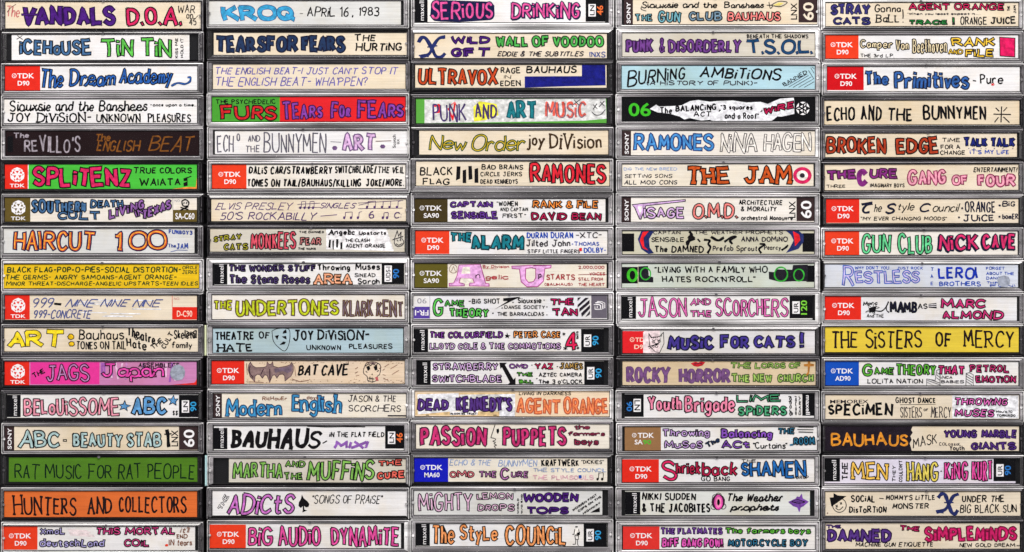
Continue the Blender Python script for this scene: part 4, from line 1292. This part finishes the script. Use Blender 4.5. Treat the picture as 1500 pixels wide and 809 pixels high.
# ------------------------------------------------------------ read the tape list
tapes = []
for line in DATA.strip().split('\n'):
    f = line.split('|')
    if f[0] == 'T':
        c, r = int(f[1]), int(f[2])
        def conv(v, c=c, r=r): return (OX[c] + v[0]/K, OY[r] + v[1]/K)
        b = [float(q) for q in f[3].split()]
        tapes.append(dict(col=c, crop=r, box=b, paper=f[4], tone=[int(q) for q in f[5].split()], label=f[6], items=[],
                          r=(OX[c]+b[0]/K, OY[r]+b[1]/K, OX[c]+b[2]/K, OY[r]+b[3]/K)))
    else:
        tapes[-1]['items'].append(line)
for c in range(5):
    ts = [t for t in tapes if t['col'] == c]
    cen = [(t['r'][1]+t['r'][3])/2 for t in ts]
    ed = [cen[0]-23.8] + [(a+b)/2+.4 for a, b in zip(cen, cen[1:])] + [811.0]
    for i, t in enumerate(ts):
        t['cy'] = (ed[i]+.12, ed[i+1]-.12)          # case top and bottom; a tape rests on the one below
        t['row'] = i

def parse_opt(s):
    o = {}
    for q in (s or '').split(';'):
        if not q: continue
        if q in ('S', 'v', 'V', 'u', 'B', 'W', 'c'): o[q] = True
        elif q.startswith('oc='): o['oc'] = q[3:]
        elif q.startswith('hl='): o['hl'] = q[3:]
        elif q[0] in 'gd' and ',' in q: o[q[0]] = tuple(float(v) for v in q[1:].split(','))
        else: o[q[0]] = float(q[1:])
    return o

FCACHE = {}
def typeset(text, bold, wide):
    key = (text, bold)
    if key not in FCACHE:
        cu = bpy.data.curves.new('t', 'FONT'); cu.body = text; cu.size = 1.0
        cu.offset = 0.018 if bold else 0.0; cu.resolution_u = 3
        o = bpy.data.objects.new('t', cu); COL.objects.link(o)
        dg = bpy.context.evaluated_depsgraph_get()
        me = o.evaluated_get(dg).to_mesh()
        V = [(v.co.x, v.co.y) for v in me.vertices]; F = [tuple(p.vertices) for p in me.polygons]
        o.evaluated_get(dg).to_mesh_clear()
        COL.objects.unlink(o); bpy.data.objects.remove(o); bpy.data.curves.remove(cu)
        FCACHE[key] = (V, F)
    return FCACHE[key]

class Card:
    """the printed and hand-lettered face of one insert; items stack upwards a hair at a time"""
    def __init__(s, t, parent, cx, cz):
        s.t, s.parent, s.cx, s.cz, s.lvl = t, parent, cx, cz, 0
        s.rnd = random.Random(t['label']); s.cl = clipped(t['box'])
    def P(s, x, y, lv):
        return (PX(OX[s.t['col']] + x/K) - s.cx, CARD_Y - 6e-6*lv, PZ(OY[s.t['crop']] + y/K) - s.cz)
    def put(s, name, sheets, label=None):
        """sheets: list of (verts2d, faces, material, level)"""
        V, F, M, I = [], [], [], []
        for vs, fs, m, lv in sheets:
            if m not in M: M.append(m)
            k = len(V); V += [s.P(*s.cl(p), lv) for p in vs]
            for f in fs:
                ids = [vs[i] for i in f]
                a = sum(ids[i][0]*ids[(i+1) % len(ids)][1]-ids[(i+1) % len(ids)][0]*ids[i][1] for i in range(len(ids)))
                if abs(a) < 1e-6: continue
                F.append(tuple(k+i for i in (f if a < 0 else reversed(f)))); I.append(M.index(m))
        if not F: return
        # outward (towards the viewer) normals
        me = bpy.data.meshes.new(name); me.from_pydata(V, [], F)
        for m in M: me.materials.append(m)
        me.polygons.foreach_set('material_index', I); me.update()
        o = bpy.data.objects.new(name, me); COL.objects.link(o); o.parent = s.parent
        if label: o['label'] = label
        return o
    def poly(s, pts, col, name='colour_block', printed=False):
        s.lvl += 1
        tri = tessellate_polygon([[Vector((p[0], p[1], 0)) for p in pts]])
        return s.put(name, [(pts, [tuple(f) for f in tri], ink_mat(col, C[col], .05 if printed else .16), s.lvl)])
    def text(s, txt, box, col, opt, name='printed_lettering'):
        s.lvl += 1
        V, F = typeset(txt, opt.get('B'), False)
        ax, bx = min(v[0] for v in V), max(v[0] for v in V); ay, by = min(v[1] for v in V), max(v[1] for v in V)
        x0, y0, x1, y1 = box; cx, cy = (x0+x1)/2, (y0+y1)/2; W, H = x1-x0, y1-y0
        if opt.get('v') or opt.get('V'): W, H = H, W
        kx, ky = W/(bx-ax), H/(by-ay); out = []
        for a, b in V:
            u, v = (a-(ax+bx)/2)*kx, (b-(ay+by)/2)*ky
            if opt.get('v'): u, v = -v, u
            elif opt.get('V'): u, v = v, -u
            elif opt.get('u'): u, v = -u, -v
            out.append((cx+u, cy-v))
        return s.put(name, [(out, F, ink_mat(col, C[col], .05), s.lvl)])
    def pen(s, strokes, w, col, name='pen_lettering', cap=.1):
        s.lvl += 1
        vs, fs = union(ribbons(strokes, w, cap, s.rnd, .13))
        return s.put(name, [(vs, fs, ink_mat(col, C[col]), s.lvl)])
    def fat(s, strokes, w, col, opt):
        """marker letters inked round: neighbours are drawn over each other, so every other glyph lies a hair higher"""
        o = opt.get('o', min(9.2, max(7.0, w*.26))); oc = opt.get('oc', 'ink')
        sheets = []; wi = max(w-2*o, w*.30)
        if 'd' in opt:
            dx, dy = opt['d']
            sh = [([(p[0]+dx*k, p[1]+dy*k) for p in st], c) for st, c, _ in strokes for k in (.5, 1)]
            vs, fs = union(ribbons(sh, w, .25, s.rnd, .03)); s.lvl += 1
            sheets.append((vs, fs, ink_mat(oc, C[oc]), s.lvl))
        ids = sorted(set(q[2] for q in strokes))
        for par in (0, 1):
            sub = [q for q in strokes if ids.index(q[2]) % 2 == par]
            if not sub: continue
            sd = s.rnd.random()
            s.lvl += 1
            vs, fs = union(ribbons(sub, w, .25, random.Random(sd), .05)); sheets.append((vs, fs, ink_mat(oc, C[oc]), s.lvl))
            s.lvl += 1
            vs, fs = union(ribbons(sub, wi, .25*w/wi - o/wi*.9, random.Random(sd), .05)); sheets.append((vs, fs, ink_mat(col, C[col], .2), s.lvl))
            if 'hl' in opt:
                s.lvl += 1; sh = [([(p[0]-wi*.18, p[1]) for p in st], c) for st, c, _ in sub]
                vs, fs = union(ribbons(sh, wi*.3, -.3, s.rnd, .2)); sheets.append((vs, fs, ink_mat(opt['hl'], C[opt['hl']]), s.lvl))
        return s.put('marker_lettering', sheets)
    def disc(s, cx, cy, rx, ry, col, name='emblem'):
        pts = [(cx+rx*math.cos(i*.2618*1.0), cy+ry*math.sin(i*.2618)) for i in range(24)]
        return s.poly(pts, col, name)
    def rosette(s, cx, cy, r, col, name='maker_emblem', fine=True):
        """hexagonal rosette of little triangles"""
        polys = []
        v = lambda rad, a: (cx+rad*math.cos(math.radians(a)), cy-rad*math.sin(math.radians(a)))
        for k in range(6):
            a = 60*k
            if fine:
                polys.append([v(r, a+6), v(r*.98, a+30), v(r, a+54), v(r*.66, a+30)])
                polys.append([v(r*.60, a+8), v(r*.9, a), v(r*.60, a-8), v(r*.30, a)]) if k % 2 else polys.append([v(r*.12, a), v(r*.5, a+26), v(r*.5, a-26)])
            else:
                polys.append([v(r, a+3), v(r, a+57), v(r*.72, a+57), v(r*.72, a+3)])
                if k % 2: polys.append([v(r*.1, a), v(r*.5, a+28), v(r*.5, a-28)])
        vs, fs = union(polys); s.lvl += 1
        return s.put(name, [(vs, fs, ink_mat(col, C[col], .05), s.lvl)])
    def facets(s, cx, cy, r, col, back):
        v = lambda rad, a: (cx+rad*math.cos(math.radians(a)), cy-rad*math.sin(math.radians(a)))
        s.poly([v(r*(1 if k % 2 else .93), 30*k) for k in range(12)], col, 'maker_emblem', True)
        tris = []
        for k in range(3):
            a = 90+120*k
            tris.append([v(r*.16, a), v(r*.56, a+24), v(r*.56, a-24)])
            tris.append([v(r*.34, a+60), v(r*.70, a+78), v(r*.70, a+42)])
            for e in (-1, 1): tris.append([v(r*.68, a+e*14), v(r*.90, a+e*38), v(r*.66, a+e*36)])
            tris.append([v(r*.80, a+60), v(r*1.01, a+72), v(r*1.01, a+48)])
        vs, fs = union(tris); s.lvl += 1
        s.put('maker_emblem', [(vs, fs, ink_mat(back, C[back], .05), s.lvl)])
    def run(s, line):
        f = line.split('|'); k = f[0]
        num = lambda q: [float(v) for v in q.split()]
        if k in 'pf' and len(k) == 1:
            box = num(f[2]); col = f[3]; w = float(f[4]); opt = parse_opt(f[5] if len(f) > 5 else '')
            if k == 'f': hb = (box[2]-box[0] if opt.get('v') or opt.get('V') else box[3]-box[1]); w = min(w*1.1+8, max(w, hb*.32)) if 'o' not in opt else w*1.1+3; opt['sp'] = 1.9 if w > 22 else 1.7; opt['ws'] = 3.2
            w = min(w*1.25, max(4.8, .19*(box[2]-box[0] if opt.get('v') or opt.get('V') else box[3]-box[1]))) if k == 'p' else w; sd = s.rnd.random(); W0 = (box[3]-box[1] if opt.get('v') or opt.get('V') else box[2]-box[0]) - w
            sp0 = opt.get('sp', 1.7)
            for _ in range(3):
                st = layout(f[1], random.Random(sd), opt); xs = [p[0] for q in st for p in q[0]]
                kx = max(W0, 4)/max(max(xs)-min(xs), 1)
                opt['sp'] = min(4.2, max(sp0*.8, (.86 if k == 'f' else 1.0)*w/kx + (0 if k == 'f' else .8)))
            st = fit(st, box, w, opt)
            s.fat(st, w, col, opt) if k == 'f' else s.pen(st, w, col)
        elif k == 'k': s.pen(parse_strokes(f[1], 5), float(f[3]), f[2], 'pen_drawing', .1)
        elif k == 'K':
            for part in f[1].split(';'):
                v = num(part); s.poly(list(zip(v[::2], v[1::2])), f[2], 'drawn_shape')
        elif k == 'b':
            x0, y0, x1, y1 = num(f[1]); s.poly([(x0, y0), (x1, y0), (x1, y1), (x0, y1)], f[2], printed=True)
        elif k == 't': s.text(f[1], num(f[2]), f[3], parse_opt(f[4] if len(f) > 4 else ''))
        elif k in ('tdk', 'tdkbig'):
            x0, y0, x1, y1 = num(f[1]); s.poly([(x0, y0), (x1, y0), (x1, y1), (x0, y1)], f[2], printed=True); w = x1-x0; h = y1-y0
            if k == 'tdk':
                tw = 158; a = x0 + w*.5 - tw*.5 + (2 if w > 240 else 0); yy = y0 + h*.30
                s.rosette(a+17, yy+17, 18, 'wht', fine=False)
                s.text('TDK', (a+38, yy, a+tw, yy+35), 'wht', {'B': 1})
                md = f[3]; mw = 25*len(md)+8
                s.text(md, (x0+w*.5-mw*.5+6, yy+53, x0+w*.5+mw*.5+6, yy+87), 'wht', {'B': 1})
            else:
                s.facets(x0+w*.53, y0+h*.42, 54, 'wht', f[2])
                s.text('TDK', (x0+w*.53-53, y0+h*.79, x0+w*.53+53, y0+h*.79+25), 'wht', {'B': 1})
        elif k == 'mxl':
            x0, y0, x1, y1 = num(f[1]); s.poly([(x0, y0), (x1, y0), (x1, y1), (x0, y1)], f[2], printed=True)
            s.text('maxell', (x1-58, max(y0, y1-152), x1-26, y1-12), 'wht', {'v': 1})
        elif k == 'mxr':
            x0, y0, x1, y1 = num(f[1]); s.poly([(x0, y0), (x1, y0), (x1, y1), (x0, y1)], f[2], printed=True)
            cy = (y0+y1)/2+3
            h = 44 if len(f[3]) < 4 else 58
            s.poly([(x0+20, cy-h), (x0+72, cy-h), (x0+72, cy+h), (x0+20, cy+h)], 'wht', printed=True)
            s.text(f[3], (x0+30, cy-h+8, x0+63, cy+h-8), 'black', {'v': 1, 'B': 1})
            n = len(f[5]); s.text(f[5], (x0+80, cy-17*n, x0+124, cy+17*n), f[4], {'v': 1, 'B': 1})
        elif k == 'sony':
            x0, y0, x1, y1 = num(f[1]); s.poly([(x0, y0), (x1, y0), (x1, y1), (x0, y1)], f[2], printed=True)
            cx = (x0+x1)/2; s.text('SONY', (cx-13, max(y0+10, y1-158), cx+15, y1-8), 'wht', {'v': 1, 'B': 1})
        elif k == 'emb2':
            x0, y0, x1, y1 = num(f[1]); W = x1-x0
            s.pen([([(x0+W*.3, y0), (x1-W*.3, y0), (x1, y0+12), (x1, y1-16)], ''), ([(x0+W*.15, y0+9), (x1-W*.4, y0+9), (x1-14, y0+18), (x1-14, y1-10)], ''),
                   ([(x0, y0+22), (x0+W*.5, y0+22), (x0+W*.62, y0+30), (x0+W*.62, y1-6)], ''), ([(x0+8, y0+34), (x0+8, y1-8)], ''), ([(x0+8, y1-8), (x1-20, y1-8)], ''),
                   ([(x0+24, y0+34), (x0+24, y1-18)], '')], 6, 'wht', 'maker_emblem')
        elif k in ('star', 'rose'):
            x0, y0, x1, y1 = num(f[1]); s.rosette((x0+x1)/2, (y0+y1)/2, (x1-x0)/2, f[2], fine=(k == 'rose'))
        elif k == 'ring':
            cx, cy = num(f[1])
            for q in f[2].split(';'):
                a, b, c = q.split(); s.disc(cx, cy, float(a), float(b), c)
        elif k == 'oval':
            cx, cy = num(f[1]); rx, ry = num(f[2])
            pts = [(cx+rx*math.cos(i*.524), cy+ry*math.sin(i*.524)) for i in range(12)]
            s.pen([(smooth(pts, True, 2), 'o')], float(f[4]), f[3], 'pen_drawing')
        elif k == 'notes':
            x0, y0, x1, y1 = num(f[1]); n = int(f[3]); w = (x1-x0)/n; col = f[2]
            for i in range(n):
                a = x0 + w*(i+.35); s.disc(a, y1-11, 8, 10, col, 'music_note')
            st = [([(x0+w*(i+.35)+7, y1-10), (x0+w*(i+.35)+9, y0+6)], '') for i in range(n)]
            for i in range(0, n-1, 2): st.append(([(x0+w*(i+.35)+8, y0+6), (x0+w*(i+1.35)+8, y0+3)], ''))
            if n % 2: st.append(([(x1-w*.65+8, y0+6), (x1-w*.65+28, y0)], ''))
            s.pen(st, 4, col, 'music_note')
        elif k == 'dots':
            x0, y0, x1, y1 = num(f[1]); st = []
            for i in range(int(f[3])):
                x = s.rnd.uniform(x0, x1); y = s.rnd.choice([s.rnd.uniform(y0, y0+20), s.rnd.uniform(y1-26, y1)]); st.append(([(x, y), (x+s.rnd.uniform(2, 10), y-s.rnd.uniform(0, 6))], ''))
            s.pen(st, 3.2, f[2], 'pen_drawing')
        elif k == 'wash':
            x0, y0, x1, y1 = num(f[1])
            for i in range(9):
                y = s.rnd.uniform(y0, y1); a = s.rnd.uniform(x0, x1-250); s.pen([([(a, y), (a+s.rnd.uniform(120, 250), y+2)], '')], 7, 'palewhite', 'white_out')
        elif k == 'wash2':
            x0, y0, x1, y1 = num(f[1])
            for i in range(12):
                a = s.rnd.uniform(x0+10, x1-30); s.pen([([(a, y0+6), (a+s.rnd.uniform(-20, 20), y1-s.rnd.uniform(4, 60))], '')], 14, s.rnd.choice(['mauvep', 'plumf', 'purpd', 'lilacpink']), 'marker_shading')
        elif k == 'wash3':
            x0, y0, x1, y1 = num(f[1])
            for i in range(5):
                y = y0 + i*10; s.pen([([(x0+i*4, y), (x0+s.rnd.uniform(90, 200), y+12)], '')], 6, 'pinkw', 'erased_lettering')

def rr(x0, x1, z0, z1, r, y):
    """rounded rectangle loop, anticlockwise seen from the front"""
    P = []
    for cx, cz, a0 in ((x1-r, z0+r, -90), (x1-r, z1-r, 0), (x0+r, z1-r, 90), (x0+r, z0+r, 180)):
        for k in range(5):
            a = math.radians(a0 + 22.5*k); P.append((cx + r*math.cos(a), y, cz + r*math.sin(a)))
    return P

def build_tape(t):
    c = t['col']; rnd = random.Random('case' + t['label'])
    x0, x1 = CASEX[c]; j = rnd.uniform(-.6, .6)
    r = t['r']
    x0 += j; x1 += j
    top, bot = t['cy']
    cx = PX((x0+x1)/2); cz = PZ(bot)
    root = bpy.data.objects.new('cassette_case', None); COL.objects.link(root)
    root.empty_display_size = .01
    yj = rnd.uniform(-.0006, .0006)
    root.location = (cx, yj, cz); root.rotation_euler = (0, rnd.uniform(-.0018, .0018), 0)
    root['label'] = t['label']; root['category'] = 'cassette'; root['group'] = 'cassettes stacked in five towers'
    X0, X1 = PX(x0)-cx, PX(x1)-cx; Z0, Z1 = 0.0, PZ(top)-cz
    # window in the lid round the card
    wx0 = min(PX(r[0]-.9), PX(x0+9.0)) - cx; wx1 = max(PX(r[2]+.9), PX(x1-8.0)) - cx
    wx0 = max(wx0, X0+4.0*S); wx1 = min(wx1, X1-3.6*S)
    wz0 = max(PZ(r[3]+1.3)-cz, Z0+2.6*S); wz1 = min(PZ(r[1]-1.1)-cz, Z1-2.6*S)
    px = S
    sec = [(0.0, .0690, 1.0), (0.0, .0012, 1.9), (.3*px, .0007, 1.9), (.8*px, .00032, 1.7), (1.5*px, .00025, 1.5), (1.75*px, .0009, 1.4), (2.5*px, .0009, 1.3), (2.75*px, .0001, 1.2)]
    L = [rr(X0+d, X1-d, Z0+d, Z1-d, q*px, y) for d, y, q in sec]
    # slope up to the window, then the wall that goes back beside the card
    m = 1.1*px
    L.append(rr(max(X0+2.95*px, wx0-m), min(X1-2.95*px, wx1+m), max(Z0+2.95*px, wz0-m), min(Z1-2.95*px, wz1+m), .9*px, -.00035))
    L.append(rr(wx0, wx1, wz0, wz1, .6*px, -.00022))
    L.append(rr(wx0, wx1, wz0, wz1, .6*px, .0014))
    n = len(L[0]); V = [v for l in L for v in l]; F = []; I = []
    tt, tb, tl, tr_ = t['tone']
    side = []
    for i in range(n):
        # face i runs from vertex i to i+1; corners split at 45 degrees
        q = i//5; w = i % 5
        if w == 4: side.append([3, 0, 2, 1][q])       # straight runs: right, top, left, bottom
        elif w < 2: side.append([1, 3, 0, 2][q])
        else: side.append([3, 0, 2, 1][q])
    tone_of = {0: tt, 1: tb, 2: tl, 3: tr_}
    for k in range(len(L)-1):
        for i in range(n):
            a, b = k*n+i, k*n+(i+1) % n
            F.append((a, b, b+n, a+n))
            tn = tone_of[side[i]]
            if k in (2, 3) and tn > 0: tn = min(3, tn+1)     # edge highlight painted along the outer lip
            if k in (4, 5): tn = max(0, tn-1)  # groove shade painted by a darker step
            if k == len(L)-2: tn = 0 if side[i] == 0 else max(0, tn-1)  # painted shade beside the card, darkest along its top
            I.append(tn)
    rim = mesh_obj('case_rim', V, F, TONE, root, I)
    # window pane over the card
    V, F = box_geo(wx0+.2*px, wx1-.2*px, -.00012, .00018, wz0+.2*px, wz1-.2*px)
    mesh_obj('lid_window', V, F, PANE, root)
    # black cassette inside
    V, F = box_geo(X0+3.2*px, X1-3.2*px, .0016, .0660, Z0+3.2*px, Z1-3.2*px, .0004)
    mesh_obj('cassette_shell', V, F, SHELL, root)
    # hinge pins and the ribs beside them
    for e, sgn in ((X0, 1), (X1, -1)):
        zc = (wz0+wz1)/2 + rnd.uniform(-1, 1)*px; xc = e + sgn*4.4*px; rad = 1.9*px
        V, F = [], []
        for yy, q in ((.0006, 1), (-.0005, 1), (-.0007, .75), (-.0004, .45), (-.0004, .0001)):
            for i in range(12):
                a = i*math.pi/6; V.append((xc+rad*q*math.cos(a), yy, zc+rad*q*math.sin(a)))
        for k in range(4):
            for i in range(12): F.append((k*12+i, k*12+(i+1) % 12, k*12+12+(i+1) % 12, k*12+12+i))
        mesh_obj('hinge_pin', V, F, TONE[min(3, max(1, tone_of[2 if sgn > 0 else 3]+1))], root, smooth_=False)
    for sgn, e, tn in ((1, X0, tl), (-1, X1, tr_)):
        for kk, (dz0, dz1) in enumerate(((Z0+5*px, (wz0+wz1)/2-4*px), ((wz0+wz1)/2+4*px, Z1-5*px))):
            xa = e + sgn*3.0*px; xb = e + sgn*(3.9)*px
            V, F = box_geo(min(xa, xb), max(xa, xb), -.0004-.0001*kk, .0006, dz0, dz1, .00018)
            mesh_obj('hinge_rib', V, F, TONE[min(3, tn+1)], root)
    # lid seam along the underside of the spine
    V, F = box_geo(X0+4*px, X1-4*px, -.00012, .0008, Z0+1.2*px, Z0+1.9*px, .0001)
    mesh_obj('lid_lip', V, F, TONE[min(3, tb+1)], root)
    if rnd.random() < .45:
        V, F = [], []; xc = rnd.uniform(-8, 8)*px; zc = wz1 + rnd.uniform(-.5, 1.2)*px
        for yy, q in ((-.0003, 1), (-.0005, .8), (-.00045, .35), (-.00045, .001)):
            for i in range(12): V.append((xc+2.3*px*q*math.cos(i*math.pi/6), yy, zc+2.0*px*q*math.sin(i*math.pi/6)))
        for k in range(3):
            for i in range(12): F.append((k*12+i, k*12+(i+1) % 12, k*12+12+(i+1) % 12, k*12+12+i))
        mesh_obj('moulding_mark', V, F, TONE[1], root)
    # folded paper insert: face plus the flap that lies along the top of the cassette
    ix0, ix1 = PX(r[0])-cx, PX(r[2])-cx; iz0, iz1 = PZ(r[3])-cz, PZ(r[1])-cz
    th = .00028; yf = CARD_Y; yb = .0600; nseg = 12; V = []; F = []
    prof = [(yf+th, iz0), (yf, iz0), (yf, iz1-.0005), (yf+.00015, iz1-.00015), (yf+.0005, iz1), (yb, iz1), (yb, iz1-th), (yf+th, iz1-th)]
    for i in range(nseg+1):
        f = i/nseg
        for (y, z) in prof: V.append((ix0+(ix1-ix0)*f, y, z))
    m_ = len(prof)
    for i in range(nseg):
        for k in range(m_): a = i*m_+k; b = i*m_+(k+1) % m_; F.append((a, b, b+m_, a+m_))
    F.append(tuple(range(m_))[::-1]); F.append(tuple(nseg*m_+k for k in range(m_)))
    ins = mesh_obj('paper_insert', V, F, paper_mat(t['paper'], C[t['paper']]), root)
    cd_ = Card(t, ins, cx, cz)
    for it in t['items']: cd_.run(it)
    if c == 1 and t['row'] in (10, 14):      # a folded card trapped against the end of the case
        col = 'bluec' if t['row'] == 14 else 'palelime_card'
        C.setdefault('palelime_card', (206, 212, 176))
        V, F = box_geo(X0-2.9*px, X0-.15*px, -.0005, .05, Z0+1.5*px, Z1-1.5*px, .0003)
        mesh_obj('paper_edge', V, F, paper_mat(col, C[col]), root)
    return root

def plain(name, geo, mat, kind):
    o = mesh_obj(name, geo[0], geo[1], mat); o['kind'] = kind; return o
plain('tabletop', box_geo(-.8, .8, -.5, .35, -.03, -.00005), DESK, 'structure')
plain('backdrop', box_geo(-.8, .8, .30, .32, .0, .8), FELT, 'structure')
import time; _t = time.time()
for t in tapes: build_tape(t)
print('built', len(bpy.data.objects), 'in', time.time()-_t)
